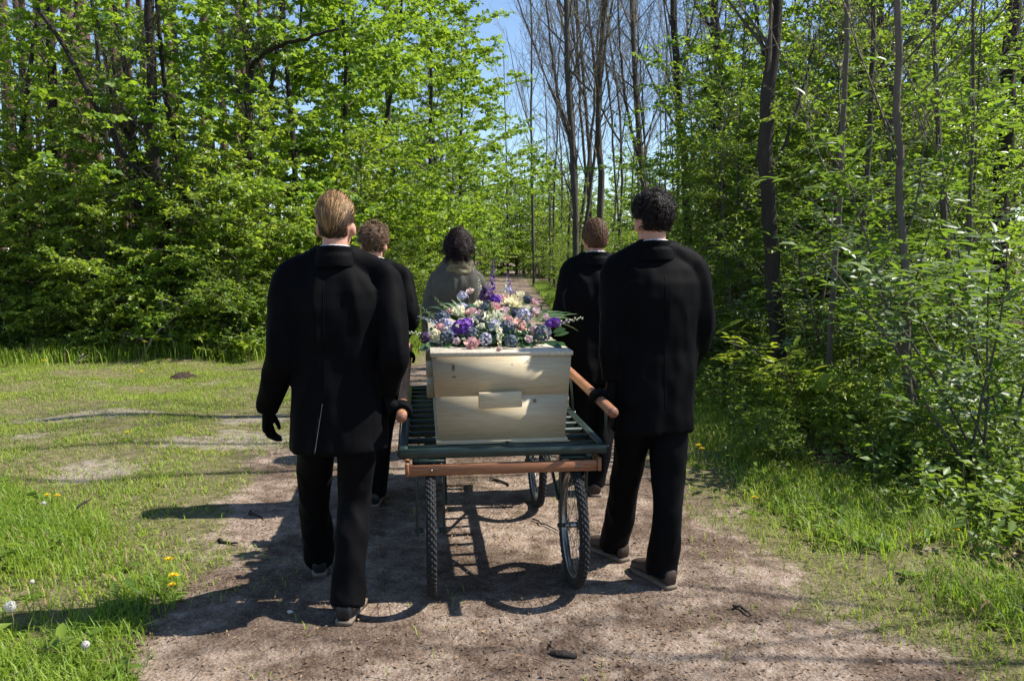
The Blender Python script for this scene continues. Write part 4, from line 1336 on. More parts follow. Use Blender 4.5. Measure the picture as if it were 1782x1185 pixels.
def bare_tree(seed, height, trunk_r, main=None, bark='bark_grey', twig='twig', nb=26, buds=0.25, origin=None, first=.22, fork=.25):
    """slim tree not yet in leaf; main = explicit stems [(points, r0, r1)]"""
    g = np.random.default_rng(seed)
    vg = Veg()
    org = np.zeros(3) if origin is None else np.asarray(origin, float)
    if main is None:
        tp = curve_pts((0, 0, -.2), (g.normal() * .05, g.normal() * .05, 1), height, 14, g, .05, .045)
        main = [(tp, trunk_r, trunk_r * .18)]
        if g.random() < .5:
            i = int(3 + g.random() * 4)
            tp2 = curve_pts(tp[i], unit(tp[i + 1] - tp[i]) + np.array((g.normal(), g.normal(), 0)) * .22, height * (1 - i / 14) * .92, 11, g, .05, .045)
            main.append((tp2, trunk_r * .62, trunk_r * .13))
    for tp, ra, rb in main:
        k = len(tp)
        # resample smooth
        t = np.linspace(0, k - 1, max(18, k * 2)); tps = np.stack([np.interp(t, np.arange(k), np.asarray(tp)[:, c]) for c in range(3)], 1)
        for _ in range(2): tps[1:-1] = (tps[:-2] + tps[1:-1] * 2 + tps[2:]) / 4
        tps[1:-1] += g.normal(size=(len(tps) - 2, 3)) * .012
        vg.trunk(tps, np.linspace(ra, rb, len(tps)) * (1 + .04 * g.normal(size=len(tps))), 8)
        tl = np.linalg.norm(tps[-1] - tps[0])
        m = len(tps) - 1
        for b in range(int(nb * (tl / height if height else 1))):
            f = first + (1 - first) * (b + g.random()) / nb
            f = min(f, .985)
            x = f * m; i = min(int(x), m - 1); p = tps[i] * (1 - x + i) + tps[i + 1] * (x - i)
            az = g.random() * 6.28; el = .75 + .45 * g.random()
            ln = (0.10 + .16 * (1 - f)) * tl * (.5 + .8 * g.random()) + .25
            bp = curve_pts(p, (math.cos(az) * math.cos(el), math.sin(az) * math.cos(el), math.sin(el)), ln, 6, g, .09, .10)
            r = max(.006, (ra + (rb - ra) * f) * .34)
            vg.stick_line(bp, r, .0035)
            for q in range(int(4 + ln * 2.6)):
                ft = .2 + .8 * g.random(); y = ft * 6; j = min(int(y), 5)
                s0 = bp[j] * (1 - y + j) + bp[j + 1] * (y - j)
                dd = unit(bp[j + 1] - bp[j]) + g.normal(size=3) * .55 + np.array((0, 0, .15))
                s2 = curve_pts(s0, dd, .25 + .55 * g.random() * min(1.6, ln), 3, g, .05, .12)
                vg.stick_line(s2, .0042, .0022)
                for z in range(3):
                    d3 = unit(s2[-1] - s2[0]) + g.normal(size=3) * .5
                    st = s2[1 + z % 3]
                    s3 = curve_pts(st, d3, .12 + .3 * g.random(), 2, g, .03, .1)
                    vg.stick_line(s3, .0028, .0016)
                    if g.random() < buds: vg.leaf_on(s3, g, 16, .032, .55, start=.1)
                if g.random() < buds: vg.leaf_on(s2, g, 12, .035, .55, start=.3)
    root = empty('bare_tree', org)
    vg.parts('bare_tree', M[bark], M[twig], M['leaf_bud'], g, origin=org, parent=root)
    return root

def pine_mesh(seed, height, r):
    g = np.random.default_rng(seed); vg = Veg()
    tp = curve_pts((0, 0, -.2), (g.normal() * .02, g.normal() * .02, 1), height, 10, g, .03, .012)
    vg.trunk(tp, np.linspace(r, r * .45, 11), 10)
    for k in range(16):
        f = .25 + .7 * g.random(); p = tp[0] * (1 - f) + tp[-1] * f
        az = g.random() * 6.28
        bp = curve_pts(p, (math.cos(az), math.sin(az), .05 + g.normal() * .2), .5 + 1.0 * g.random(), 4, g, -.05, .12)
        vg.stick_line(bp, .014, .004)
        for q in range(3):
            s2 = curve_pts(bp[2 + q % 3], g.normal(size=3), .3, 2, g, 0, .1); vg.stick_line(s2, .004, .002)
    root = empty('pine_tree')
    vg.parts('pine', M['bark_pine'], M['twig'], M['leaf_dark'], g, parent=root)
    return root

def stash(o):
    """prototype: kept out of the scene collection, copied into place"""
    for c in [o] + list(o.children):
        COL.objects.unlink(c)
    return o

def place(proto, name, x, y, rz, sc, label, cat, group=None):
    """copy of a plant with its parts, standing on the ground"""
    r = proto.copy(); r.name = name; COL.objects.link(r); r.parent = None
    r.location = (x, y, float(gz(x, y)) - .02); r.rotation_euler = (0, 0, rz)
    r.scale = (sc, sc, sc) if np.isscalar(sc) else sc
    for ch in proto.children:
        c = ch.copy(); COL.objects.link(c); c.parent = r
        c.name = ch.name.split('.')[0]
    tag(r, label, cat, group)
    return r

# prototypes
P_MAPLE = [stash(leafy_tree(s, 7.5, 2.3, .075, 24, 'leaf_maple', L=.10, W=.80, first=.10, per_m=30, sec=8, tw=5, gap=.12)) for s in (11, 12, 13)]
P_MAPLE_OPEN = [stash(leafy_tree(s, 8, 2.4, .07, 20, 'leaf_maple', L=.10, W=.80, first=.28, per_m=30, sec=7, tw=4, gap=.36)) for s in (14, 15)]
P_MAPLE_D = stash(leafy_tree(16, 7.2, 2.2, .07, 24, 'leaf_dark', L=.085, W=.62, first=.08, per_m=32, sec=8, tw=5, gap=.10, layered=.6))
P_SAPL = [stash(leafy_tree(s, 3.6, 1.25, .022, 17, 'leaf_beech', L=.085, W=.62, first=.08, per_m=30, sec=7, tw=4, layered=.42, gap=.12, twig='twig')) for s in (21, 22, 23)]
P_SHRUB = [stash(leafy_tree(s, 2.3, 1.05, .016, 18, m, L=.075, W=.62, first=.03, per_m=30, sec=7, tw=4, multi=3, layered=.5)) for s, m in ((31, 'leaf_beech'), (32, 'leaf_dark'), (33, 'leaf_maple'))]
P_AIRY = [stash(leafy_tree(s, 5.2, 1.7, .028, 26, m, bark='bark_grey', L=.072, W=.55, first=.06, per_m=30, sec=7, tw=5, layered=.6, gap=.15)) for s, m in ((41, 'leaf_dark'), (42, 'leaf_maple'))]
P_BARE = [stash(bare_tree(s, 15, .055, nb=16, buds=.10, first=.3)) for s in (51, 52, 53, 54)]
P_PINE = [stash(pine_mesh(s, 16, .14)) for s in (61, 62)]

rng = np.random.default_rng(7)


def where_left(px):
    for lim, t in ((60, 'at the left picture edge'), (170, 'left of the fanning dark tree'), (290, 'around the fanning dark tree'), (400, 'behind the dead branch'), (480, 'just left of the blond man'), (620, 'behind the blond man'), (690, 'beyond the light brown curls'), (770, 'just left of the woman'), (2000, 'beyond the woman')):
        if px < lim: return t
def where_right(px):
    for lim, t in ((960, 'below the sky gap'), (1010, 'left of the brown haired man'), (1075, 'behind the brown haired man'), (1130, 'between the two men at right'), (1200, 'behind the tall curly haired man'), (1310, 'just right of the tall man'), (1400, 'around the thick black trunk'), (1500, 'right of the thick black trunk'), (1600, 'around the brown trunk at right'), (1700, 'around the thin brown stem'), (9999, 'at the right picture edge')):
        if px < lim: return t
def pxof(x, Y): return 891 + FPX * x / (Y * .994 + .166)
# ---- left thicket: a wall of saplings and maples behind the clearing, then along the path
def px_at(px, Y): return at(px, 448, Y)[0]
for k, (px, Y, sc, op) in enumerate(((40, 14.2, 1.05, 1), (170, 15.2, 1.1, 1), (330, 13.4, 1.0, 1), (430, 14.8, 1.12, 0), (520, 15.2, 1.1, 0), (585, 17.2, 1.15, 0), (640, 19.5, 1.25, 0), (690, 22.5, 1.35, 0), (735, 26.5, 1.5, 0), (470, 18.5, 1.2, 0), (765, 31, 1.6, 0), (300, 18.5, 1.2, 1), (100, 19, 1.2, 1), (-50, 15, 1.1, 1), (790, 37, 1.7, 0), (560, 21, 1.25, 0), (235, 13.1, 1.1, 1))):
    place((P_MAPLE_OPEN[k % 2] if op else P_MAPLE[k % 3]), 'maple_tree', px_at(px, Y), Y, k * 2.1, sc, 'leafy maple tree of the left thicket, ' + where_left(px), 'tree', 'young maples left of the path, ' + where_left(px))
for k in range(40):
    if k < 20:
        px = -60 + 530 * (k + rng.random()) / 20; Y = 12.1 + 1.8 * rng.random(); x = px_at(px, Y)
    else:
        Y = 12.6 + (k - 20) * 1.15 + rng.random(); x = -2.75 - .9 * rng.random() - (0.2 if k % 3 else 1.2); px = pxof(x, Y)
    place(P_SAPL[k % 3], 'leafy_sapling', x, Y, rng.random() * 6.28, .72 + .5 * rng.random(), 'slender leafy sapling of the left thicket, ' + where_left(px), 'sapling', 'saplings left of the path, ' + where_left(px))
for k in range(32):
    if k < 18:
        px = -40 + 500 * (k + rng.random()) / 18; Y = 11.85 + 1.0 * rng.random(); x = px_at(px, Y); sc = .5 + .4 * rng.random()
    else:
        Y = 12.0 + (k - 18) * 1.7 + rng.random(); x = -2.25 - .7 * rng.random(); sc = .55 + .5 * rng.random(); px = pxof(x, Y)
    place(P_SHRUB[k % 3], 'leafy_shrub', x, Y, rng.random() * 6.28, sc, 'low leafy shrub at the left thicket foot, ' + where_left(px), 'shrub', 'shrubs left of the path, ' + where_left(px))
for k in range(26):
    px = -30 + 500 * (k + rng.random()) / 26; Y = 18 + 18 * rng.random(); x = px_at(px, Y)
    place(P_PINE[k % 2], 'pine_tree', x, Y, rng.random() * 6.28, .9 + .35 * rng.random(), 'straight reddish pine trunk deep in the wood, ' + where_left(px), 'tree', 'pine trunks, ' + where_left(px))
# two dark trees of the left thicket that stand out
def pix_stems(stems, Y0):
    out = []
    for pts, r0, r1 in stems:
        out.append((np.array([at(p[0], p[1], Y0 + (p[2] if len(p) > 2 else 0)) for p in pts]), r0, r1))
    return out
def special_tree(seed, stems, Y0, base_px, label, bark='bark', nb=16, buds=.1, name='tree', twig='twig', leafm=None, first=.3):
    st = pix_stems(stems, Y0)
    org = st[0][0][0].copy(); org[2] = float(gz(org[0], org[1]))
    h = max(np.linalg.norm(s[0][-1] - s[0][0]) for s in st)
    r = bare_tree(seed, h, .1, main=st, bark=bark, nb=nb, buds=buds, origin=org, twig=twig, first=first)
    r.name = name
    tag(r, label, 'tree')
    return r
special_tree(71, [([(305, 640), (300, 520), (282, 400), (265, 250), (262, 100), (258, -60)], .105, .075), ([(300, 420, .1), (255, 330, 0), (205, 250, -.2), (160, 175, -.4), (120, 90, -.5), (60, 10, -.5)], .062, .035),
                  ([(300, 400, .2), (262, 300, .3), (205, 215, .4), (185, 120, .4), (165, 10, .4)], .045, .022), ([(292, 380, .2), (240, 290, .5), (215, 210, .7), (195, 100, .8)], .04, .02)], 12.9, None,
             'dark tree with several leaning stems fanning out in the left thicket', nb=14)
special_tree(72, [([(440, 640), (436, 420), (432, 250), (433, 130), (436, 105)], .085, .07), ([(436, 120), (455, 95, -.2), (495, 78, -.4), (545, 65, -.6), (590, 50, -.8)], .05, .02), ([(434, 150), (430, 80, .2), (425, -20, .3)], .05, .03), ([(436, 190), (380, 110, -.2), (330, 60, -.3)], .03, .015)], 14.2, None,
             'dark forked tree with a bough reaching right, behind the blond man', nb=14)
special_tree(73, [([(96, 600), (95, 400), (92, 200), (88, 60), (85, -80)], .09, .07)], 14.6, None, 'upright dark trunk rising near the left edge of the thicket', nb=12)
special_tree(74, [([(48, 470), (45, 400), (42, 250), (38, 60), (35, -60)], .085, .06)], 17.5, None, 'upright pale trunk just inside the left picture edge', bark='bark_pine', nb=10)

# ---- right of the path: tall trees not yet in leaf
special_tree(81, [([(1003, 640), (1000, 480), (1002, 420), (1000, 300), (993, 215), (986, 100), (985, 0), (985, -200)], 0.076, 0.043), ([(1000, 260), (975, 190, .3), (958, 90, .6), (950, -40, .8)], 0.033, 0.019), ([(992, 120), (1018, 150, -.2), (1030, 160, -.3)], 0.026, 0.019)], 15.5, None,
             'tall straight bare tree with forked stem behind the brown haired man', bark='bark_grey', nb=26, buds=.08)
special_tree(82, [([(1046, 640), (1044, 420), (1046, 300), (1042, 230), (1040, 160), (1049, 60), (1053, -60), (1060, -160)], 0.083, 0.037), ([(1042, 165), (1032, 80, .3), (1022, 10, .5), (1010, -90, .6)], 0.040, 0.019)], 17.5, None,
             'tall bare tree forking like a tuning fork above the path edge', bark='bark_grey', nb=26, buds=.12)
special_tree(83, [([(1135, 640), (1126, 420), (1122, 320), (1108, 200), (1103, 90), (1098, -20), (1090, -160)], 0.083, 0.037), ([(1118, 300), (1092, 200, .2), (1078, 80, .4), (1072, -80, .6)], 0.040, 0.019)], 17.0, None,
             'leaning bare tree rising just left of the curly haired man', bark='bark_grey', nb=26, buds=.1)
special_tree(84, [([(1200, 600), (1195, 330), (1184, 190), (1178, 130), (1173, 60), (1170, -40), (1165, -150)], 0.086, 0.056)], 15.0, None,
             'dark bare trunk rising above the shoulder of the curly haired man', bark='bark', nb=20, buds=.1)
special_tree(85, [([(1262, 640), (1258, 420), (1250, 220), (1252, 130), (1244, 40), (1240, -90)], 0.099, 0.068), ([(1250, 130), (1222, 160, .2), (1215, 170, .2)], 0.026, 0.012), ([(1246, 60), (1212, 12, .2), (1190, -30, .4)], 0.030, 0.019)], 13.5, None,
             'dark bare tree with crooked side branch between path and right thicket', bark='bark', nb=18, buds=.1)
special_tree(86, [([(1362, 690), (1352, 600), (1346, 480), (1334, 360), (1330, 250), (1340, 130), (1352, 20), (1358, -110), (1362, -500), (1366, -950)], 0.087, 0.061), ([(1334, 320), (1390, 180, .3), (1420, 60, .5)], 0.020, 0.009)], 8.0, None,
             'thick black trunk leaning slightly in the foreground of the right thicket', bark='bark', nb=12, buds=.2, first=.5)
special_tree(87, [([(930, 640), (928, 420), (926, 300), (924, 180), (926, 60), (920, -60)], 0.086, 0.037), ([(926, 240), (900, 150, .2), (880, 50, .4)], 0.036, 0.012)], 42, None, 'thin bare tree on the far right verge, left of the brown haired man', bark='bark_grey', nb=30, buds=.06)
special_tree(88, [([(884, 620), (884, 440), (882, 330), (880, 220), (876, 100)], 0.099, 0.025)], 58, None, 'small dark bare tree standing beside the far end of the path', bark='bark', nb=26, buds=.1)
special_tree(89, [([(1540, 640), (1530, 560), (1532, 400), (1540, 250), (1535, 100), (1530, -60), (1526, -800)], 0.092, 0.056)], 11.5, None, 'tall brown trunk in the middle of the right thicket', bark='bark', nb=12, buds=.2)
special_tree(90, [([(1740, 560), (1738, 420), (1748, 260), (1758, 120), (1765, -60), (1772, -900)], 0.112, 0.081)], 10.5, None, 'broad dark trunk near the right picture edge', bark='bark', nb=10, buds=.2)
special_tree(91, [([(1672, 720), (1676, 640), (1680, 540), (1684, 420), (1690, 300), (1694, 100), (1698, -300), (1702, -1200)], 0.024, 0.010)], 7.2, None, 'thin upright brown stem in the right undergrowth', bark='bark_grey', nb=9, buds=.6)
special_tree(92, [([(1480, 640), (1490, 540), (1500, 420), (1498, 280), (1505, 120), (1500, -40)], 0.059, 0.037)], 13, None, 'slim dark trunk left of the brown trunk in the right thicket', bark='bark', nb=12, buds=.2)
special_tree(93, [([(1585, 790), (1580, 640), (1574, 480), (1566, 300), (1560, 100), (1556, -350), (1550, -1500)], .034, .024)], 6.0, None, 'tall thin pale stem rising from the near right undergrowth', bark='twig', nb=7, buds=.5, first=.35)
special_tree(94, [([(1436, 760), (1440, 640), (1452, 520), (1458, 380), (1470, 200), (1476, -250), (1480, -1300)], .030, .022)], 6.9, None, 'tall thin stem left of the pale one in the right undergrowth', bark='twig', nb=7, buds=.5, first=.35)
for k in range(30):
    Y = 20 + 30 * rng.random(); px = 900 + 380 * (k + rng.random()) / 30
    x = max(px_at(px, Y), 1.9 + rng.random()); px = pxof(x, Y)
    place(P_BARE[k % 4], 'bare_tree', x, Y, rng.random() * 6.28, .85 + .45 * rng.random(), 'slim leafless tree right of the path, ' + where_right(px), 'tree', 'slim bare trees, ' + where_right(px))
for k in range(6):
    Y = 34 + 22 * rng.random(); x = -2.6 - 4 * rng.random()
    place(P_BARE[k % 4], 'bare_tree', x, Y, rng.random() * 6.28, .8 + .4 * rng.random(), 'slim leafless tree far down the left side of the path', 'tree', 'bare trees far down the path at left')
for k in range(14):
    Y = 13 + 15 * rng.random(); px = 1300 + 540 * (k + rng.random()) / 14; x = px_at(px, Y)
    place(P_BARE[(k + 1) % 4], 'bare_tree', x, Y, rng.random() * 6.28, .6 + .5 * rng.random(), 'slim leafless tree deep in the right thicket, ' + where_right(px), 'tree', 'bare trees deep in the thicket, ' + where_right(px))
for k, (px, Y, sc) in enumerate(((1745, 13.5, .8), (1700, 16.5, .9), (1800, 12.2, .75), (1660, 14.5, .7))):
    place((P_MAPLE_OPEN + P_MAPLE)[k], 'maple_tree', px_at(px, Y), Y, k * 1.7, sc, ('leafy maple behind the broad dark trunk at right', 'taller leafy maple left of the broad dark trunk', 'leafy maple cut by the right picture edge', 'leafy maple behind the thin brown stem at right')[k], 'tree')
for k, (x, y, sc) in enumerate(((4.3, 3.55, .36), (5.0, 3.15, .5))):
    place(P_BARE[k], 'bare_tree', x, y, k * 2.0, sc, 'slim leafless young tree just outside the right picture edge', 'tree', 'young trees outside the right picture edge')
for k, (px, Y, sc) in enumerate(((1365, 11.8, .80), (1300, 14.5, .72), (1400, 13.4, .95), (1460, 12.8, .95), (1530, 14.5, 1.0), (1600, 12.6, .9))):
    place(P_MAPLE_D if k % 2 == 0 else P_MAPLE[k % 3], 'maple_tree', px_at(px, Y), Y, k * 1.3 + .5, sc, ('dense leafy maple right behind the thick black trunk', 'leafy maple at the left end of the right thicket', 'taller leafy maple behind the thick black trunk', 'leafy maple a step right of the thick black trunk', 'leafy maple behind the slim dark trunk at right', 'leafy maple behind the tall thin pale stem')[k], 'tree')
for k, (px, Y, sc) in enumerate(((1560, 9.3, .75), (1665, 8.0, .7), (1480, 8.6, .7))):
    place(P_BARE[k + 1], 'bare_tree', px_at(px, Y), Y, k * 2.3, sc, ('young leafless tree beside the brown trunk at right', 'young leafless tree beside the thin brown stem', 'young leafless tree before the slim dark trunk at right')[k], 'tree')
for k in range(12):
    px = 1285 + 400 * (k + rng.random()) / 12; Y = 5.3 + 1.7 * rng.random(); x = max(px_at(px, Y), 1.95)
    place(P_SHRUB[k % 3], 'leafy_shrub', x, Y, rng.random() * 6.28, .2 + .14 * rng.random(), 'knee high leafy shrub at the edge of the right verge', 'shrub', 'knee high shrubs on the right verge')
for k in range(9):
    px = 1400 + 430 * (k + rng.random()) / 9; Y = 28 + 14 * rng.random()
    place((P_MAPLE_D, P_MAPLE[k % 3])[k % 2], 'maple_tree', px_at(px, Y), Y, rng.random() * 6.28, 1.1 + .4 * rng.random(), 'leafy tree closing the background, ' + where_right(px), 'tree', 'background trees, ' + where_right(px))
# ---- right thicket
for k in range(26):
    Y = 9.4 + 7 * rng.random(); px = 1255 + 460 * (k + rng.random()) / 26; x = max(px_at(px, Y), 2.7); px = pxof(x, Y)
    pr = (P_AIRY[0], P_AIRY[1], P_SAPL[k % 3])[k % 3]
    place(pr, 'leafy_sapling', x, Y, rng.random() * 6.28, (.7 + .4 * rng.random()), 'airy leafy sapling of the right thicket, ' + where_right(px), 'sapling', 'saplings right of the path, ' + where_right(px))
for k in range(16):
    Y = 19 + 16 * rng.random(); px = 1240 + 440 * (k + rng.random()) / 16; x = px_at(px, Y)
    place((P_MAPLE + P_MAPLE_OPEN)[k % 5], 'maple_tree', x, Y, rng.random() * 6.28, .8 + .3 * rng.random(), 'leafy maple far back in the right wood, ' + where_right(px), 'tree', 'far maples, ' + where_right(px))
for k in range(30):
    Y = 12.5 + 30 * (k + rng.random()) / 30; x = 2.0 + 1.8 * rng.random() + (.7 if k % 2 else 0); px = pxof(x, Y)
    pr = (P_SHRUB[k % 3], P_AIRY[k % 2], P_SAPL[k % 3])[k % 3]
    place(pr, 'leafy_shrub', x, Y, rng.random() * 6.28, .42 + .3 * rng.random(), 'leafy bush beside the far path, ' + where_right(px), 'shrub', 'bushes along the right verge, ' + where_right(px))
for k in range(18):
    Y = 22 + 22 * rng.random(); x = 3.2 + 8 * rng.random(); px = pxof(x, Y)
    place((P_AIRY + P_SAPL)[k % 5], 'leafy_sapling', x, Y, rng.random() * 6.28, .5 + .25 * rng.random(), 'pale leafy sapling among the bare trees, ' + where_right(px), 'sapling', 'saplings among the bare trees, ' + where_right(px))
for k in range(16):
    Y = 7.2 + 6.5 * rng.random(); px = 1265 + 560 * (k + rng.random()) / 16
    if 1290 < px < 1400 and Y < 9: Y += 2
    x = max(px_at(px, Y), 2.6); px = pxof(x, Y)
    place(P_SHRUB[(k * 2) % 3], 'leafy_shrub', x, Y, rng.random() * 6.28, .32 + .25 * rng.random(), 'small leafy shrub in the right undergrowth, ' + where_right(px), 'shrub', 'shrubs in the right undergrowth, ' + where_right(px))
for k, (px, Y, sc) in enumerate(((1285, 9.8, .7), (1240, 11.4, .8), (1425, 8.3, .8), (1310, 10.6, 1.0))):
    place(P_AIRY[k % 2], 'leafy_sapling', px_at(px, Y), Y, k * 1.9, sc, ('leafy sapling just left of the thick black trunk', 'tall leafy sapling by the shoulder of the tall man', 'leafy sapling just right of the thick black trunk', 'leafy sapling half hidden behind the thick black trunk')[k], 'sapling')
for k in range(54):
    Y = 46 + 30 * rng.random(); x = -10 + 26 * (k + rng.random()) / 54
    if -2 < x < 1.6 and Y < 60: Y += 16
    pr = (P_MAPLE[k % 3], P_SHRUB[k % 3], P_SAPL[k % 3])[k % 3]
    place(pr, 'maple_tree' if k % 3 == 0 else 'leafy_sapling', x, Y, rng.random() * 6.28, (1.0 if k % 3 == 0 else 1.7) + .5 * rng.random(), 'distant leafy tree closing the far end of the path', 'tree', 'distant trees at the end of the path')

for k in range(14):
    x = -5 + 11 * (k + rng.random()) / 14; Y = 62 + 10 * rng.random()
    place((P_MAPLE[k % 3], P_MAPLE_OPEN[k % 2])[k % 2], 'maple_tree', x, Y, rng.random() * 6.28, .95 + .35 * rng.random(), 'pale distant tree standing right across the end of the path', 'tree', 'trees across the end of the path')

# ------------------------------------------------------------------ grass, herbs and litter
def scatter(n, x0, x1, y0, y1, dens, seed):
    g = np.random.default_rng(seed)
    x = x0 + (x1 - x0) * g.random(n); y = y0 + (y1 - y0) * g.random(n)
    inview = np.abs(x) < (y * .72 + .9)
    k = (g.random(n) < dens(x, y)) & inview
    x, y = x[k], y[k]
    return x, y, g

def grass_obj(name, label, mat, x, y, g, L, W, bend=(.15, .7), hscale=None, dry=.06):
    n = len(x)
    a = g.random(n) * 6.28
    D = np.stack([np.cos(a), np.sin(a), np.zeros(n)], 1)
    ll = L * (.5 + .8 * g.random(n)) * (1 if hscale is None else hscale)
    P = np.stack([x, y, gpos(x, y) - .004], 1)
    v, f = blades(P, D, ll, W * (.7 + .6 * g.random(n)), bend[0] + (bend[1] - bend[0]) * g.random(n))
    t = np.clip(-.1 + 1.3 * fbm(x, y, 2.5, 8) + g.normal(size=n) * .18 - .1, 0, 1)
    isdry = g.random(n) < dry
    fm = np.concatenate([isdry.astype(int)] * 3)
    me = make_mesh(name, v, f, [mat, M['dry']], fm, tint=np.repeat(t, 5))
    return tag(link(name, me), label, 'grass', kind='stuff')

offp = lambda x, y: 1 - path_mask(x, y)
def lawn_d(x, y):
    q = offp(x, y); n = fbm(x, y, 1.9, 61)
    sp_ = .05 * (n > .5)                                         # a few blades on the path itself
    return np.clip(np.clip(q - .25, 0, 1) * (1 - .93 * bare_mask(x, y)) * (1 - .85 * wood_mask(x, y)) * np.clip((n - .30) * 3.0, .10, 1) + sp_ * np.clip((fbm(x, y, 3.5, 62) - .52) * 8, 0, 1), 0, 1)
x, y, g = scatter(420000, -9.5, -0.8, 2.6, 12.2, lambda x, y: lawn_d(x, y) * np.clip(1.25 - (y - 3) * .05, .5, 1), 201)
grass_obj('lawn_grass', 'short sunlit grass of the clearing left of the path', M['lawn'], x, y, g, .040, .0056, (.4, 1.2), dry=.08)
x, y, g = scatter(210000, -1.6, 4.6, 2.6, 11, lambda x, y: lawn_d(x, y) * (x > -.6), 202)
grass_obj('verge_turf', 'short grass creeping onto the right edge of the path', M['lawn'], x, y, g, .055, .0046, (.3, 1.0), dry=.10)
# longer grass: bottom left corner, right verge, foot of the left thicket
def tall_left(x, y):
    n = fbm(x, y, 1.5, 63)
    xe = np.interp(y, [2.4, 3.0, 3.6, 4.3, 5.0, 5.6], [-1.25, -1.45, -1.5, -2.2, -3.1, -4.6])
    return np.clip((xe - x) / .25, 0, 1) * (y < 5.5) * np.clip((n - .25) * 3, 0.1, 1)
x, y, g = scatter(110000, -5.5, -1.0, 2.5, 5.6, tall_left, 203)
grass_obj('tall_grass', 'longer lush grass in the near left corner beside the path', M['grass'], x, y, g, .095, .0056, (.3, 1.1), dry=.04)
def tall_right(x, y):
    n = fbm(x, y, 1.6, 64)
    xe = np.interp(y, [2.4, 3.0, 3.6, 4.5, 6, 9, 12], [2.35, 1.95, 1.65, 1.50, 1.42, 1.35, 1.3])
    return np.clip((x - xe) / .3, 0, 1) * np.clip((n - .3) * 3.2, 0, 1) * (1 - .8 * np.clip(wood_mask(x, y), 0, 1))
x, y, g = scatter(210000, 1.2, 6.0, 2.5, 12.5, tall_right, 204)
grass_obj('verge_grass', 'longer bright grass on the right verge beside the path', M['grass'], x, y, g, .115, .0058, (.3, 1.1), dry=.08)
def foot_left(x, y):
    return np.exp(-((y - 11.6 - .3 * np.sin(x)) / .45) ** 2) * (x < -2.0) + np.exp(-((x + 1.95) / .25) ** 2) * (y > 11.4)
x, y, g = scatter(100000, -9.5, -1.4, 10.6, 26, foot_left, 205)
grass_obj('thicket_grass', 'fringe of tall grass at the foot of the left thicket', M['grass'], x, y, g, .26, .011, (.1, .8), dry=.06)
x, y, g = scatter(45000, 1.0, 2.4, 11.5, 45, lambda x, y: np.clip((x - 1.15) / .2, 0, 1) * np.clip((2.1 - x) / .4, 0, 1), 206)
grass_obj('far_verge_grass', 'bright grass on the right verge further down the path', M['grass'], x, y, g, .20, .016, (.2, .9))
x, y, g = scatter(24000, -2.4, -1.3, 12, 45, lambda x, y: np.clip((-x - 1.45) / .2, 0, 1), 207)
grass_obj('far_left_grass', 'grass edging the left of the path further on', M['grass'], x, y, g, .20, .016, (.2, .9))

def herb_obj(name, label, mat, x, y, g, h0, h1, L, W, nl=7, cat='plants', six=False):
    n = len(x)
    base = np.stack([x, y, gpos(x, y) - .01], 1)
    hh = h0 + (h1 - h0) * g.random(n) ** 1.5
    lean = g.normal(size=(n, 2)) * .22
    top = base + np.stack([lean[:, 0] * hh, lean[:, 1] * hh, hh], 1)
    sv, sf = sticks(base, top, .0022, .0012)
    t = (np.arange(nl)[None] + g.random((n, nl))) / nl * .85 + .15
    P = (base[:, None] * (1 - t[..., None]) + top[:, None] * t[..., None]).reshape(-1, 3)
    a = (np.arange(nl)[None] * 2.4 + g.random((n, 1)) * 6.28 + g.normal(size=(n, nl)) * .4).reshape(-1)
    A = np.stack([np.cos(a), np.sin(a), .15 + .35 * g.normal(size=len(a))], 1)
    Nn = unit(np.array([[0, 0, 1.]]) + g.normal(size=(len(a), 3)) * .4)
    ll = L * (.5 + .8 * g.random(len(a)))
    lv, lf = (leaves6 if six else leaves)(P, A, Nn, ll, ll * W, .16, .18)
    k = len(lv) // len(P)
    me = make_mesh(name, np.concatenate([sv, lv]), [sf, lf + len(sv)], [M['twig'], mat], np.concatenate([np.zeros(len(sf), int), np.ones(len(lf), int)]),
                   tint=np.concatenate([np.zeros(len(sv)), np.repeat(g.random(len(P)), k)]))
    return tag(link(name, me), label, cat, kind='stuff')
x, y, g = scatter(24000, 1.8, 10, 3.5, 14, lambda x, y: wood_mask(x, y) * np.clip((fbm(x, y, 1.2, 71) - .28) * 3, .06, 1), 211)
herb_obj('undergrowth', 'low green herbs covering the forest floor right of the path', M['leaf_herb'], x, y, g, .06, .42, .075, .55, 7)
x, y, g = scatter(900, -5.5, -1.2, 2.6, 5.6, lambda x, y: tall_left(x, y) * np.clip((fbm(x, y, 2.2, 72) - .4) * 4, 0, 1), 212)
herb_obj('grass_herbs', 'broad leaved herbs among the tall grass at near left', M['leaf_herb'], x, y, g, .03, .12, .085, .42, 6, six=True)
x, y, g = scatter(1500, 1.5, 5, 2.6, 8, lambda x, y: tall_right(x, y) * np.clip((fbm(x, y, 2.2, 73) - .4) * 4, 0, 1), 213)
herb_obj('verge_herbs', 'broad leaved herbs among the grass of the right verge', M['leaf_herb'], x, y, g, .03, .14, .085, .42, 6, six=True)
x, y, g = scatter(3000, -9.5, -2.2, 11.3, 14, lambda x, y: wood_mask(x, y) * .9, 214)
herb_obj('thicket_herbs', 'low herbs and seedlings under the left thicket', M['leaf_herb'], x, y, g, .08, .45, .09, .6, 6)

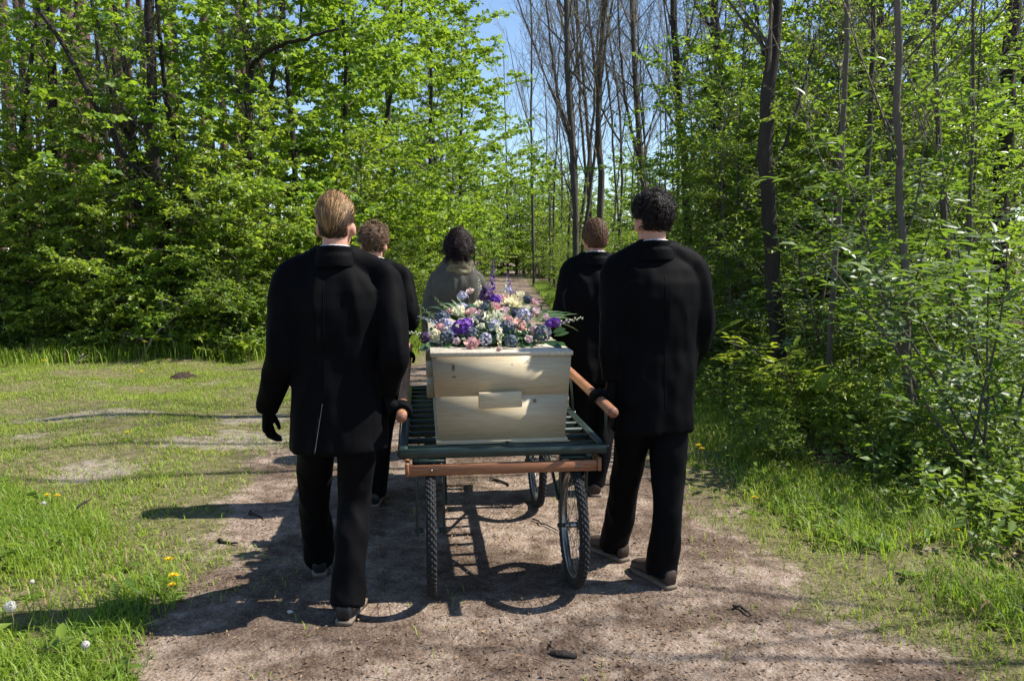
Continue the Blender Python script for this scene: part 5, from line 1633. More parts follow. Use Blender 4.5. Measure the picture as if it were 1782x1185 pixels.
def litter_obj(name, label, x, y, g, L, W, mat):
    n = len(x); a = g.random(n) * 6.28
    P = np.stack([x, y, gpos(x, y) + .004 + .006 * g.random(n)], 1)
    A = np.stack([np.cos(a), np.sin(a), g.normal(size=n) * .22], 1)
    Nn = unit(np.array([[0, 0, 1.]]) + g.normal(size=(n, 3)) * .3)
    ll = L * (.4 + 1.0 * g.random(n))
    v, f = leaves(P, A, Nn, ll, ll * W * (.5 + g.random(n)), .15, .1)
    me = make_mesh(name, v, f, [mat], tint=np.repeat(g.random(n), 4))
    return tag(link(name, me), label, 'litter', kind='stuff')
x, y, g = scatter(26000, -2.4, 2.4, 2.5, 8, lambda x, y: path_mask(x, y) * np.clip(.25 + (fbm(x, y, 2, 81) - .4) * 3, .08, 1), 221)
litter_obj('path_litter', 'scraps of dry leaf and bark strewn over the path', x, y, g, .021, .36, M['chip'])
x, y, g = scatter(9000, -2.4, 2.6, 2.5, 8, lambda x, y: path_mask(x, y) * .8, 225)
litter_obj('pale_litter', 'pale bits of dry leaf scattered over the path', x, y, g, .017, .40, M['dry'])
x, y, g = scatter(22000, 1.6, 9, 3, 13, lambda x, y: wood_mask(x, y) * .9, 222)
litter_obj('leaf_litter', 'brown fallen leaves on the forest floor at right', x, y, g, .05, .6, M['dry'])
x, y, g = scatter(9000, -9.5, -2.0, 11, 15, lambda x, y: wood_mask(x, y), 223)
litter_obj('thicket_litter', 'brown fallen leaves under the left thicket', x, y, g, .06, .6, M['dry'])
# fine twigs lying on the path
x, y, g = scatter(420, -2.2, 3.0, 2.6, 7.5, lambda x, y: np.full(len(x), .8), 224)
n = len(x); a = g.random(n) * 6.28; ll = .02 + .10 * g.random(n) ** 2
P0 = np.stack([x, y, gpos(x, y) + .006], 1); P1 = P0 + np.stack([np.cos(a) * ll, np.sin(a) * ll, .004 + .01 * g.random(n)], 1)
v, f = sticks(P0, P1, .0018, .001)
tag(link('fine_twigs', make_mesh('fine_twigs', v, f, [M['bark_grey']])), 'fine dry twigs scattered on the path', 'litter', kind='stuff')

# ---- single things on the ground
M['yellow'] = leaf_mat('yellow', (0.62, 0.42, 0.01), (0.75, 0.55, 0.015), (0.6, 0.4, 0.01), .25, .6, .2)
M['fluff'] = leaf_mat('fluff', (0.55, 0.54, 0.50), (0.7, 0.69, 0.65), (.6, .6, .56), .4, .9, .1)
M['stalk'] = plain_mat('stalk', (0.16, 0.17, 0.06), .6, .3)
def dandelion(px, py, hgt, kind, label, r=.017):
    p = on_ground(px, py); d_ = p.copy()
    top = at(px, py, p[1]); base = np.array((p[0], p[1] - .0, float(gpos(p[0], p[1]))))
    # flower sits at the pixel: step back along the view so that its stalk reaches the ground
    k = hgt / (CAM_H - 0)
    base = np.array((p[0] * (1 - k), p[1] * (1 - k), 0)); base[2] = float(gpos(base[0], base[1]))
    g = np.random.default_rng(int(px * 7 + py))
    e = empty('dandelion', base); tag(e, label, 'flower', 'dandelions in the grass')
    b = MB(); b.tube([(0, 0, -.01), (g.normal() * .008, g.normal() * .008, hgt * .55), (0, 0, hgt)], .0016, 6); b.build('stalk', M['stalk'], e, True)
    if kind == 'flower':
        n = 70; a = g.random(n) * 6.28; t = g.random(n)
        P = np.repeat(np.array([[0, 0, hgt]]), n, 0) + np.stack([np.cos(a), np.sin(a), np.zeros(n)], 1) * (t * .005)[:, None]
        A = np.stack([np.cos(a), np.sin(a), .15 + 1.1 * (1 - t)], 1)
        v, f = leaves(P, A, unit(np.stack([-np.cos(a) * .4, -np.sin(a) * .4, np.ones(n)], 1)), np.full(n, r) * (.8 + .3 * t), np.full(n, .0046), .1, .02)
        link('flower_head', make_mesh('flower_head', v, f, [M['yellow']], tint=np.repeat(t, 4)), e)
    else:
        n = 260; d3 = unit(g.normal(size=(n, 3))); c = np.array([[0, 0, hgt + .004]])
        sv, sf = sticks(c + d3 * .003, c + d3 * r, .0003, .0003)
        P = c + d3 * r
        A = unit(np.cross(d3, g.normal(size=(n, 3))))
        v, f = leaves(P - A * .0022, A, d3, np.full(n, .0048), np.full(n, .0045), .3, 0)
        link('seed_head', make_mesh('seed_head', np.concatenate([sv, v]), [sf, f + len(sv)], [M['fluff']], tint=np.full(len(sv) + len(v), .5)), e)
    n = 7; a = np.arange(n) * .9 + g.random(); P = np.zeros((n, 3)); A = np.stack([np.cos(a), np.sin(a), np.full(n, .25)], 1)
    v, f = leaves6(P, A, np.repeat(np.array([[0, 0, 1.]]), n, 0), .07 + .05 * g.random(n), np.full(n, .022), .15, .35)
    link('leaf_rosette', make_mesh('leaf_rosette', v, f, [M['leaf_herb']], tint=np.repeat(g.random(n), 7)), e)
for (px, py, h, kd, lb, r) in (
    (18, 1060, .12, 'seed', 'large white dandelion clock at the left picture edge', .022), (149, 1123, .09, 'seed', 'smaller dandelion clock in the grass at bottom left', .014),
    (76, 876, .07, 'seed', 'small dandelion clock below the two yellow dandelions at left', .012), (56, 1016, .07, 'seed', 'tiny dandelion clock left of the shadowed grass', .009),
    (294, 974, .10, 'flower', 'upper yellow dandelion at the path edge by the long shadow', .020), (302, 1002, .09, 'flower', 'middle yellow dandelion at the path edge by the long shadow', .021), (299, 1018, .07, 'flower', 'lowest yellow dandelion at the path edge by the long shadow', .016),
    (82, 860, .09, 'flower', 'left of two yellow dandelions in the tall grass at left', .018), (99, 861, .09, 'flower', 'right of two yellow dandelions in the tall grass at left', .018),
    (223, 762, .06, 'flower', 'lone yellow dandelion in the middle of the clearing', .026), (77, 636, .14, 'flower', 'yellow dandelion at the foot of the left thicket', .034), (246, 645, .12, 'flower', 'yellow dandelion beside the dead branch at the thicket foot', .034), (252, 601, .30, 'flower', 'yellow flower high up against the dark under the thicket', .036),
    (1216, 775, .16, 'flower', 'upper yellow dandelion in the grass right of the tall man', .020), (1222, 781, .14, 'flower', 'lower yellow dandelion in the grass right of the tall man', .020), (1313, 865, .10, 'flower', 'single yellow dandelion low on the right verge', .015), (1663, 922, .12, 'flower', 'single yellow dandelion by the herbs at far right', .016)):
    dandelion(px, py, h, kd, lb, r)
# molehill
def mound(px, py, r, h, label, seed):
    p = on_ground(px, py); g = np.random.default_rng(seed)
    n, m = 44, 9; v = [(0, 0, h)]
    for i in range(1, m + 1):
        for j in range(n):
            a = 6.283 * j / n; rr = r * i / m * (1 + .10 * math.sin(3 * a + seed) + .07 * math.sin(7 * a) + .02 * g.normal()); v.append((rr * math.cos(a), rr * math.sin(a) * .7, h * math.cos(i / m * 1.57) ** 1.3 + g.normal() * h * .16 - (.012 if i == m else 0)))
    f = [(0, 1 + j, 1 + (j + 1) % n) for j in range(n)] + [(1 + i * n + j, 1 + (i + 1) * n + j, 1 + (i + 1) * n + (j + 1) % n, 1 + i * n + (j + 1) % n) for i in range(m - 1) for j in range(n)]
    o = link('molehill', make_mesh('molehill', np.array(v), f, [M['soil_dark']], smooth=True)); o.location = (p[0], p[1], float(gpos(p[0], p[1])))
    tag(o, label, 'molehill', 'molehills of dark earth')
M['soil_dark'] = plain_mat('soil_dark', (0.05, 0.036, 0.027), .95, .1, .5, 60, bumpy=1.0)
mound(318, 659, .20, .075, 'dark earth molehill at the foot of the left thicket', 1)
# dead branches
def dead_branch(name, label, stems, Y0, mat, cat='branch', nb=6):
    st = pix_stems(stems, Y0); org = st[0][0][0].copy()
    b = MB(); g = np.random.default_rng(int(org[0] * 100) & 1023)
    for pts, r0, r1 in st:
        k = len(pts); t = np.linspace(0, k - 1, k * 4); q = np.stack([np.interp(t, np.arange(k), pts[:, c]) for c in range(3)], 1) + g.normal(size=(k * 4, 3)) * .006
        b.tube(q - org, np.linspace(r0, r1, len(q)), 7)
        for i in range(nb):
            j = int(len(q) * (.25 + .7 * g.random())); e = curve_pts(q[j] - org, g.normal(size=3) + unit(q[-1] - q[0]), .2 + .3 * g.random(), 3, g, .03, .15)
            b.tube(e, np.linspace(r1 * .9, .0015, 4), 5)
    o = b.build(name, mat, None, True); o.location = tuple(org)
    return tag(o, label, cat)
dead_branch('dead_branch', 'pale bare dead branch leaning at the foot of the left thicket', [([(240, 632), (255, 610), (275, 575), (300, 555), (325, 525), (350, 512)], .022, .008), ([(262, 598), (240, 588), (218, 578)], .012, .005), ([(305, 615), (298, 580), (290, 560), (280, 520)], .014, .006)], 11.55, M['twig_pale'])
dead_branch('dead_branch', 'short pale stick poking from the grass at the thicket foot', [([(112, 664), (125, 645), (145, 615)], .016, .008)], 11.0, M['twig_pale'], nb=1)
def lying_stick(px0, py0, px1, py1, r, label, mat, name='fallen_stick', lift=.012, cat='stick'):
    p0 = on_ground(px0, py0); p1 = on_ground(px1, py1)
    p0[2] = float(gpos(p0[0], p0[1])) + lift; p1[2] = float(gpos(p1[0], p1[1])) + lift
    b = MB(); t = np.linspace(0, 1, 7)[:, None]; q = p0 * (1 - t) + p1 * t + np.random.default_rng(int(px0)).normal(size=(7, 3)) * np.array((.008, .008, .002))
    b.tube(q - p0, np.linspace(r, r * .5, 7), 7); o = b.build(name, mat, None, True); o.location = tuple(p0); tag(o, label, cat)
lying_stick(1278, 1056, 1306, 1071, .008, 'short dark stick lying on the path at right', M['bark'])
lying_stick(930, 905, 968, 927, .006, 'thin stick on the path under the coffin cart', M['bark_grey'])
lying_stick(852, 834, 890, 845, .012, 'dark stick on the ground between the cart wheels', M['bark'])
lying_stick(960, 1124, 958, 1135, .004, 'tiny twig beside the bark piece on the path', M['bark'])
lying_stick(430, 893, 462, 905, .009, 'curved dark stick on the path edge left of the blond man', M['bark'])
lying_stick(378, 942, 416, 950, .010, 'dark twig by a grass tuft on the left path edge', M['bark'])
lying_stick(135, 908, 160, 890, .007, 'dark twig standing from the tall grass at left', M['bark'], lift=.09)
lying_stick(470, 890, 520, 885, .005, 'thin pale twig on the path left of the blond man', M['twig_pale'])
# piece of bark on the path
p = on_ground(980, 1142)
b = MB(); v = []
for i in range(9):
    for j in range(5):
        u_, w_ = i / 8 - .5, j / 4 - .5
        v.append((u_ * .105, w_ * .038 * (1 - abs(u_) ** 2 * 2.2), .016 - abs(w_) * .018 - u_ * u_ * .03))
f = [(i * 5 + j, (i + 1) * 5 + j, (i + 1) * 5 + j + 1, i * 5 + j + 1) for i in range(8) for j in range(4)]
nv = len(v); v += [(a_, b_, c_ - .007) for a_, b_, c_ in v]; f += [tuple(nv + k for k in q[::-1]) for q in f]
for i in range(8): f += [(i * 5, i * 5 + nv, (i + 1) * 5 + nv, (i + 1) * 5), ((i + 1) * 5 + 4, (i + 1) * 5 + 4 + nv, i * 5 + 4 + nv, i * 5 + 4)]
b.add(v, f); o = b.build('bark_piece', M['bark'], None, True); o.location = (p[0], p[1], float(gpos(p[0], p[1])) + .008); o.rotation_euler = (0, 0, R(-16))
tag(o, 'curled dark piece of bark lying on the path in front', 'bark')
p = on_ground(505, 1068); vv, ff = ellipsoid((0, 0, 0), (.014, .010, .008), 10)
o = link('pebble', make_mesh('pebble', vv + np.random.default_rng(3).normal(size=vv.shape) * .0009, ff, [plain_mat('pebble', (.5, .48, .45), .8, .2)], smooth=True)); o.location = (p[0], p[1], float(gpos(p[0], p[1])) + .005)
tag(o, 'small pale pebble on the path beside the blond man', 'stone')

# ------------------------------------------------------------------ near plants of the right thicket
def elder(seed, px, Y, stems, label, name='elder_shrub', leafm='leaf_elder', hgt=3.0, L=.085, lean=(-.25, -.05), dens=1.0):
    g = np.random.default_rng(seed); vg = Veg()
    x = px_at(px, Y)
    for k in range(stems):
        a = g.random() * 6.28
        h = hgt * (.55 + .5 * g.random())
        st = curve_pts((g.normal() * .06, g.normal() * .06, -.05), (lean[0] + math.cos(a) * .28, lean[1] + math.sin(a) * .28, 1), h, 12, g, .0, .07)
        vg.trunk(st, np.linspace(.013, .004, 13), 6)
        lines = [st]
        for q in range(int(5 * dens)):
            i = 3 + int(g.random() * 9); a2 = g.random() * 6.28
            sd = curve_pts(st[i], (math.cos(a2), math.sin(a2), .55), .35 + .55 * g.random(), 5, g, .02, .1)
            vg.stick_line(sd, .005, .0025); lines.append(sd)
        for ln in lines:
            k0 = 3 if ln is st else 1
            for i in range(k0, len(ln)):
                td = unit(ln[i] - ln[i - 1]); az = g.random() * 6.28
                for sgn in (0, math.pi):
                    if g.random() < .12: continue
                    dr = np.array((math.cos(az + sgn), math.sin(az + sgn), .35 + .3 * g.normal()))
                    ra = curve_pts(ln[i], dr + td * .3, L * 1.9 * (.7 + .5 * g.random()), 3, g, -.10, .05)
                    vg.stick_line(ra, .0017, .001)
                    T = unit(ra[-1] - ra[0]); S = unit(np.cross(T, (0, 0, 1))); up_ = np.cross(S, T)
                    P = [ra[1], ra[1], ra[2], ra[2], ra[3]]; A = [T * .35 + S, T * .35 - S, T * .55 + S, T * .55 - S, T]
                    n = 5
                    vg.lp.append(np.array(P)); vg.la.append(unit(np.array(A) + g.normal(size=(n, 3)) * .15)); vg.ln.append(unit(np.repeat(up_[None], n, 0) + g.normal(size=(n, 3)) * .25))
                    sz = L * np.array((.85, .85, 1, 1, 1.15)) * (.75 + .4 * g.random()); vg.ll.append(sz); vg.lw.append(sz * .36)
    root = empty(name, (x, Y, float(gz(x, Y))))
    vg.parts(name, M['twig'], M['twig'], M[leafm], g, six=True, crown_name='foliage', trunk_name='stem', parent=root)
    return tag(root, label, 'shrub')
elder(301, 1735, 5.3, 5, 'near elder shrub with long pointed leaves at the right picture edge', hgt=3.0, lean=(-.22, 0), L=.125, dens=.7)
elder(302, 1640, 6.6, 5, 'elder shrub with pointed leaves behind the thin brown stem', hgt=3.2, L=.12, dens=.8)
elder(303, 1790, 6.4, 5, 'tall elder shrub partly cut by the right picture edge', hgt=3.6, lean=(-.1, 0), L=.12, dens=.7)
elder(304, 1490, 7.6, 5, 'elder shrub with bright tips before the brown trunk at right', hgt=1.9, L=.095)
elder(305, 1410, 8.9, 4, 'elder shrub beside the thick black trunk', hgt=2.2, L=.09)
elder(307, 1560, 9.5, 5, 'tall elder shrub filling the middle of the right thicket', hgt=4.0)
elder(308, 1440, 6.9, 2, 'bright yellow green sprig reaching left in the right undergrowth', leafm='leaf_bright', hgt=.95, L=.12, dens=.4, lean=(-.5, 0), name='leafy_sprig')

def maple_sprout(px, py, Y, label, seed, n=7, hgt=.55, size=.14):
    """seedling with large five-lobed leaves"""
    g = np.random.default_rng(seed); base = np.array((px_at(px, Y), Y, 0.)); base[2] = float(gz(base[0], Y))
    e = empty('maple_seedling', base); tag(e, label, 'seedling', 'maple seedlings')
    b = MB(); b.tube([(0, 0, -.02), (.02, .01, hgt * .5), (.01, 0, hgt)], np.array((.005, .004, .003)), 6); b.build('stem', M['twig'], e, True)
    lob = [(0, 0), (.20, -.10), (.52, -.16), (.34, .10), (.62, .36), (.30, .34), (.22, .52), (0.12, .60), (0, 1.0)]
    out = lob + [(-x_, y_) for x_, y_ in lob[-2:0:-1]]
    for k in range(n):
        a = k * 2.4; d = np.array((math.cos(a), math.sin(a), .1)); c = np.array((.01, 0, hgt * (.75 + .25 * k / n))) + d * .07
        s = size * (.7 + .5 * g.random()); up_ = unit(np.array((g.normal() * .3, -.35 + g.normal() * .2, 1))); A = unit(d - up_ * np.dot(d, up_)); S = np.cross(A, up_)
        v = [c + A * s * .35 + up_ * .008] + [c + S * x_ * s * .9 + A * y_ * s - up_ * (abs(x_) * .03 + y_ * .02) for x_, y_ in out]
        m = len(out); f = [(0, 1 + i, 1 + (i + 1) % m) for i in range(m)]
        v += [np.array((.01, 0, hgt * (.72 + .2 * k / n))), np.array((.013, 0, hgt * (.72 + .2 * k / n))), c]
        f.append((m + 1, m + 2, m + 3))
        link('leaf', make_mesh('leaf', np.array(v), f, [M['leaf_bright']], tint=np.full(len(v), g.random())), e)
maple_sprout(1462, 720, 6.2, 'bright yellow green maple seedling low in the right undergrowth', 1)
maple_sprout(1010, 420, 14.5, 'pale green maple seedling beside the tall bare tree behind the men', 2, hgt=1.6, size=.22)
maple_sprout(345, 620, 11.4, 'light green maple seedling at the foot of the left thicket', 3, hgt=.42, size=.17)
maple_sprout(425, 625, 11.3, 'light green maple seedling near the right end of the thicket foot', 4, hgt=.35, size=.17)

# ------------------------------------------------------------------ flower arrangement on the lid
def petal_mat(name, c0, c1, tr=.3):
    return leaf_mat(name, c0, c1, tuple(min(1, c * 1.1) for c in c1), tr, .55, .25)
M['p_white'] = petal_mat('p_white', (0.58, 0.58, 0.40), (0.74, 0.74, 0.58))
M['p_cream'] = petal_mat('p_cream', (0.55, 0.50, 0.20), (0.68, 0.66, 0.42))
M['p_pink'] = petal_mat('p_pink', (0.54, 0.28, 0.32), (0.66, 0.44, 0.46))
M['p_pale'] = petal_mat('p_pale', (0.58, 0.42, 0.42), (0.70, 0.58, 0.56))
M['p_purple'] = petal_mat('p_purple', (0.07, 0.018, 0.20), (0.15, 0.05, 0.36))
M['p_lav'] = petal_mat('p_lav', (0.27, 0.265, 0.43), (0.44, 0.435, 0.60))
M['p_slate'] = petal_mat('p_slate', (0.040, 0.050, 0.080), (0.085, 0.105, 0.155), .1)
M['p_dark'] = petal_mat('p_dark', (0.03, 0.015, 0.05), (0.07, 0.03, 0.11), .15)
M['bouq_leaf'] = leaf_mat('bouq_leaf', (0.018, 0.05, 0.02), (0.04, 0.095, 0.032), (0.06, 0.14, 0.03), .2, .35, .5)
M['bouq_sword'] = leaf_mat('bouq_sword', (0.06, 0.11, 0.03), (0.13, 0.20, 0.07), (0.18, 0.28, 0.06), .25, .4, .45)
M['foam'] = plain_mat('foam', (0.02, 0.04, 0.02), .9, .1)

def grid_petal(w, h, cup, curl, nu=4, nv=4):
    """petal growing up z from the origin, cupped towards -y"""
    v = []
    for j in range(nv + 1):
        t = j / nv; hw = w * (math.sin(min(1, t * 1.02) * math.pi * .80 + .25)) ** .8
        for i in range(nu + 1):
            u = i / nu * 2 - 1
            v.append((hw * u, -cup * (1 - u * u * .9) * math.sin(t * 2.2) + curl * t ** 3, h * t - .12 * h * u * u * t))
    f = [(j * (nu + 1) + i, j * (nu + 1) + i + 1, (j + 1) * (nu + 1) + i + 1, (j + 1) * (nu + 1) + i) for j in range(nv) for i in range(nu)]
    return np.array(v), f
def rose_mesh(name, mats, R0=1.0, seed=0, layers=((3, .22, .02), (4, .34, .16), (5, .48, .42), (5, .58, .8))):
    """unit rose (radius about 1, opens towards +z)"""
    g = np.random.default_rng(seed); b = MB()
    for li, (n, wid, open_) in enumerate(layers):
        for k in range(n):
            a = 6.283 * k / n + li * .7 + g.normal() * .12
            pv, pf = grid_petal(wid * 1.15, 1.0 - li * .06 + g.normal() * .04, -.16 - .06 * li, .10 + .30 * open_ * (1 + .3 * g.normal()))
            rad = .06 + .09 * li
            th = open_ * .85
            v = pv.copy(); v[:, 1] += 0
            y = v[:, 1] * math.cos(th) + v[:, 2] * math.sin(th); z = -v[:, 1] * math.sin(th) + v[:, 2] * math.cos(th)
            v[:, 1] = y + rad; v[:, 2] = z - .35 - .05 * li
            c, s = math.cos(a), math.sin(a)
            v = np.stack([v[:, 0] * c - v[:, 1] * s, v[:, 0] * s + v[:, 1] * c, v[:, 2]], 1)
            b.add(v, pf, 1 if li == 0 and len(mats) > 1 else 0)
    me = b.mesh(name, mats, True)
    a = me.attributes.new('tint', 'FLOAT', 'POINT'); vv = np.concatenate(b.v)
    a.data.foreach_set('value', np.clip(.35 + .5 * np.linalg.norm(vv, axis=1), 0, 1).astype(np.float32))
    return me
def floret_cluster(name, mat, n, seed, rad=1.0, pet=.34, flat=.8):
    """ball of small five-petalled florets, unit radius"""
    g = np.random.default_rng(seed); P = []; A = []; Nn = []; T = []
    k = np.arange(n) + .5; ph = np.arccos(1 - 1.25 * k / n); th = k * 2.39996
    D = np.stack([np.cos(th) * np.sin(ph), np.sin(th) * np.sin(ph), np.cos(ph) * flat], 1); D = unit(D + g.normal(size=D.shape) * .08)
    for i in range(n):
        d = D[i]; u = unit(np.cross(d, (.3, .8, .2))); w = np.cross(d, u); a0 = g.random() * 6.28; c = d * rad * (.86 + .16 * g.random())
        for q in range(5):
            a = a0 + q * 1.2566; ax = u * math.cos(a) + w * math.sin(a) + d * .25
            P.append(c); A.append(ax); Nn.append(d); T.append(.3 + .6 * g.random())
    n5 = len(P); v, f = leaves(np.array(P), np.array(A), np.array(Nn), np.full(n5, pet), np.full(n5, pet * .85), .12, .05)
    return make_mesh(name, v, f, [mat], tint=np.repeat(T, 4))
def thistle_mesh(name, mat, seed):
    g = np.random.default_rng(seed); n = 260; d = unit(g.normal(size=(n, 3))); d[:, 2] = np.abs(d[:, 2]) * 1.0 - .25 * g.random(n); d = unit(d)
    v, f = sticks(d * .45, d * (.95 + .15 * g.random(n))[:, None], .045, .012)
    ev, ef = ellipsoid((0, 0, 0), (.72, .72, .78), 16)
    tri = np.array([q for q in ef if len(q) == 3]); qd = np.array([q for q in ef if len(q) == 4])
    return make_mesh(name, np.concatenate([v, ev]), [f, qd + len(v), tri + len(v)], [mat], tint=np.concatenate([np.repeat(g.random(n), 6), np.full(len(ev), .1)]))
def spike_mesh(name, mat, seed, n=26, length=1.0, pet=.055, taper=.9):
    """flower spike along +z, unit length"""
    g = np.random.default_rng(seed); P = []; A = []; Nn = []
    for i in range(n):
        t = .12 + .88 * i / n; a = i * 2.4; r = .055 * (1 - taper * t * .75); d = np.array((math.cos(a), math.sin(a), .3)); c = np.array((0, 0, t)) + d * r
        u = unit(np.cross(d, (0, 0, 1))); w = np.cross(d, u); s = pet * (1.25 - taper * t)
        for q in range(5):
            b_ = q * 1.2566 + a; P.append(c); A.append(u * math.cos(b_) + w * math.sin(b_) + d * .5); Nn.append(d)
    m = len(P); L = np.array([pet * (1.3 - taper * (.12 + .88 * (i // 5) / n)) for i in range(m)])
    v, f = leaves(np.array(P), np.array(A), np.array(Nn), L, L * .8, .1, .0)
    sv, sf = sticks(np.array([[0, 0, 0.]]), np.array([[0, 0, 1.]]), .010, .004, 5)
    return make_mesh(name, np.concatenate([v, sv]), [f, sf + len(v)], [mat, M['stalk']], np.concatenate([np.zeros(len(f), int), np.ones(len(sf), int)]), tint=np.concatenate([np.repeat(g.random(m), 4), np.zeros(len(sv))]))
def sprig_mesh(name, mat, seed, n=14):
    """stem of small round buds along +z, unit length"""
    g = np.random.default_rng(seed); b = MB(); b.tube([(0, 0, 0), (.02, 0, .5), (0, .02, 1)], np.array((.012, .009, .006)), 5, 1)
    for i in range(n):
        t = .25 + .75 * i / n; a = i * 2.4; r = .05 * (1.2 - t * .6)
        c = (math.cos(a) * r, math.sin(a) * r, t); b.add(*ellipsoid(c, (.034 * (1.3 - t * .5),) * 3, 8), 0)
    me = b.mesh(name, [mat, M['stalk']], True)
    return me

BQ = cw(0, .50, LID_TOP)
bouquet = empty('flower_arrangement', BQ)
tag(bouquet, 'large arrangement of white, pink and purple flowers lying on the coffin lid', 'flowers')
F_WHITE = rose_mesh('white_rose', [M['p_white'], M['p_cream']], seed=1); F_WBUD = rose_mesh('white_rose', [M['p_white']], seed=2, layers=((3, .26, .02), (4, .38, .10), (4, .46, .2)))
F_PINK = rose_mesh('pink_rose', [M['p_pink']], seed=3); F_PALE = rose_mesh('pale_rose', [M['p_pale'], M['p_pink']], seed=4, layers=((3, .24, .02), (4, .36, .14), (5, .48, .35)))
F_LAV = floret_cluster('lavender_bloom', M['p_lav'], 30, 5); F_PUR = floret_cluster('purple_bloom', M['p_purple'], 24, 6, pet=.5); F_DARK = floret_cluster('dark_bloom', M['p_dark'], 26, 7, pet=.42)
F_SLATE = floret_cluster('slate_bloom', M['p_slate'], 34, 8, pet=.36); F_THIS = thistle_mesh('thistle', M['p_slate'], 9)
F_DELP = spike_mesh('delphinium', M['p_purple'], 10); F_DELP2 = spike_mesh('delphinium', M['p_lav'], 11); F_SNAP = spike_mesh('snapdragon', M['p_white'], 12, n=18, pet=.09)
F_SPRIG = sprig_mesh('bud_sprig', M['p_white'], 13); F_SPRIG2 = sprig_mesh('bud_sprig', M['bouq_sword'], 14)
gb = np.random.default_rng(99)
def bq_depth(px, py): return 3.56 + (608 - py) / 118 * .72 + abs(px - 862) / 140 * .10
def put(name, me, px, py, r, tilt=.5, d=None, Y=None, aim=None):
    p = at(px, py, Y if Y else bq_depth(px, py) - .05)
    o = link(name, me, bouquet); o.location = tuple(p - BQ)
    c = BQ + np.array((0, .05, -.06))
    n = unit(unit(p - c) * .75 + np.array((0, -.45, .35)) + gb.normal(size=3) * .12) if aim is None else unit(np.asarray(aim, float))
    o.rotation_euler = (Vector(n).to_track_quat('Z', 'Y').to_matrix() @ Matrix.Rotation(gb.random() * 6.28, 3, 'Z')).to_euler()
    o.scale = (r * 1.12,) * 3
    return o
for (px, py, r, bud) in ((799, 543, .046, 1), (857, 552, .050, 0), (893, 524, .050, 0), (757, 584, .042, 1), (906, 514, .034, 1), (833, 530, .03, 1)):
    put('white_rose', F_WBUD if bud else F_WHITE, px, py, r)
for (px, py, r) in ((861, 534, .030), (820, 541, .026), (821, 597, .028), (873, 517, .025), (930, 523, .024), (906, 564, .029), (780, 541, .023)):
    put('pink_rose', F_PINK, px, py, r)
for (px, py, r) in ((818, 507, .028), (928, 574, .029), (934, 541, .030), (868, 608, .014), (838, 512, .022)):
    put('pale_rose', F_PALE, px, py, r)
for (px, py, r) in ((805, 517, .026), (783, 571, .030), (911, 550, .034), (861, 567, .028), (885, 506, .020), (773, 560, .02)):
    put('lavender_bloom', F_LAV, px, py, r)
for (px, py, r) in ((804, 573, .040), (862, 523, .026), (966, 561, .022), (956, 563, .018), (812, 566, .03)):
    put('purple_bloom', F_PUR, px, py, r)
for (px, py, r) in ((848, 518, .036), (740, 588, .024), (845, 508, .028)):
    put('dark_bloom', F_DARK, px, py, r)
for (px, py, r) in ((770, 555, .036), (883, 571, .032), (944, 580, .036), (778, 585, .030), (822, 582, .028), (890, 594, .028)):
    put('slate_bloom', F_SLATE, px, py, r)
for (px, py, r) in ((845, 537, .032), (918, 522, .026), (895, 545, .022), (832, 556, .022)):
    put('thistle', F_THIS, px, py, r)
put('delphinium', F_DELP, 857, 520, .19, Y=4.10, aim=(.02, .05, 1))
put('delphinium', F_DELP, 893, 520, .14, Y=4.15, aim=(-.25, .1, 1))
put('delphinium', F_DELP2, 845, 520, .13, Y=4.1, aim=(.2, .05, 1))
put('delphinium', F_DELP, 938, 570, .15, Y=3.85, aim=(1, .0, .22))
put('delphinium', F_DELP2, 770, 565, .12, Y=3.85, aim=(-1, .0, .35))
put('snapdragon', F_SNAP, 868, 560, .14, Y=3.66, aim=(.04, -.35, -1))
put('snapdragon', F_SNAP, 838, 525, .12, Y=4.1, aim=(-.1, 0, 1))
put('snapdragon', F_SNAP, 872, 520, .11, Y=4.1, aim=(.3, 0, 1))
for (px, py, ln, aim, k) in ((745, 583, .12, (-1, -.1, .15), 0), (762, 560, .12, (-1, 0, .9), 1), (960, 566, .15, (1, 0, .25), 0), (790, 552, .13, (-.7, 0, .7), 1), (935, 545, .12, (.5, 0, .8), 1), (820, 556, .09, (.1, -.6, .4), 0), (833, 562, .09, (-.2, -.6, .3), 0), (850, 575, .08, (.2, -.7, .1), 0), (900, 570, .1, (.3, -.5, .5), 1), (812, 590, .07, (-.2, -.8, .1), 0)):
    put('bud_sprig', F_SPRIG if k == 0 else F_SPRIG2, px, py, ln, aim=aim, Y=bq_depth(px, py) + (.02 if abs(aim[1]) < .3 else -.01))
# sword-shaped and broad leaves, each its own part
def sword(px, py, aim, ln, wd, mat='bouq_sword', name='sword_leaf', Y=None):
    p = at(px, py, Y or bq_depth(px, py)) - BQ; aim = unit(np.asarray(aim, float)); S = unit(np.cross(aim, (0, -.6, .8))); Nn = np.cross(S, aim)
    v = []; k = 6
    for i in range(k + 1):
        t = i / k; w = wd * (math.sin(t * math.pi * .82 + .45) if name == 'sword_leaf' else math.sin(t * math.pi * .97 + .06)); c = p + aim * ln * t + np.array((0, 0, -.30 * ln * t * t))
        v += [c - S * w * .5, c + Nn * (-.14 * w), c + S * w * .5]
    f = [(i * 3 + j, i * 3 + j + 1, i * 3 + j + 4, i * 3 + j + 3) for i in range(k) for j in range(2)]
    link(name, make_mesh(name, np.array(v), f, [M[mat]], smooth=True, tint=np.full(len(v), gb.random())), bouquet)
for k in range(4): sword(795 + k * 5, 548 - k * 2, (-.7 + .14 * k, .1, .72), .11 + .03 * gb.random(), .011)
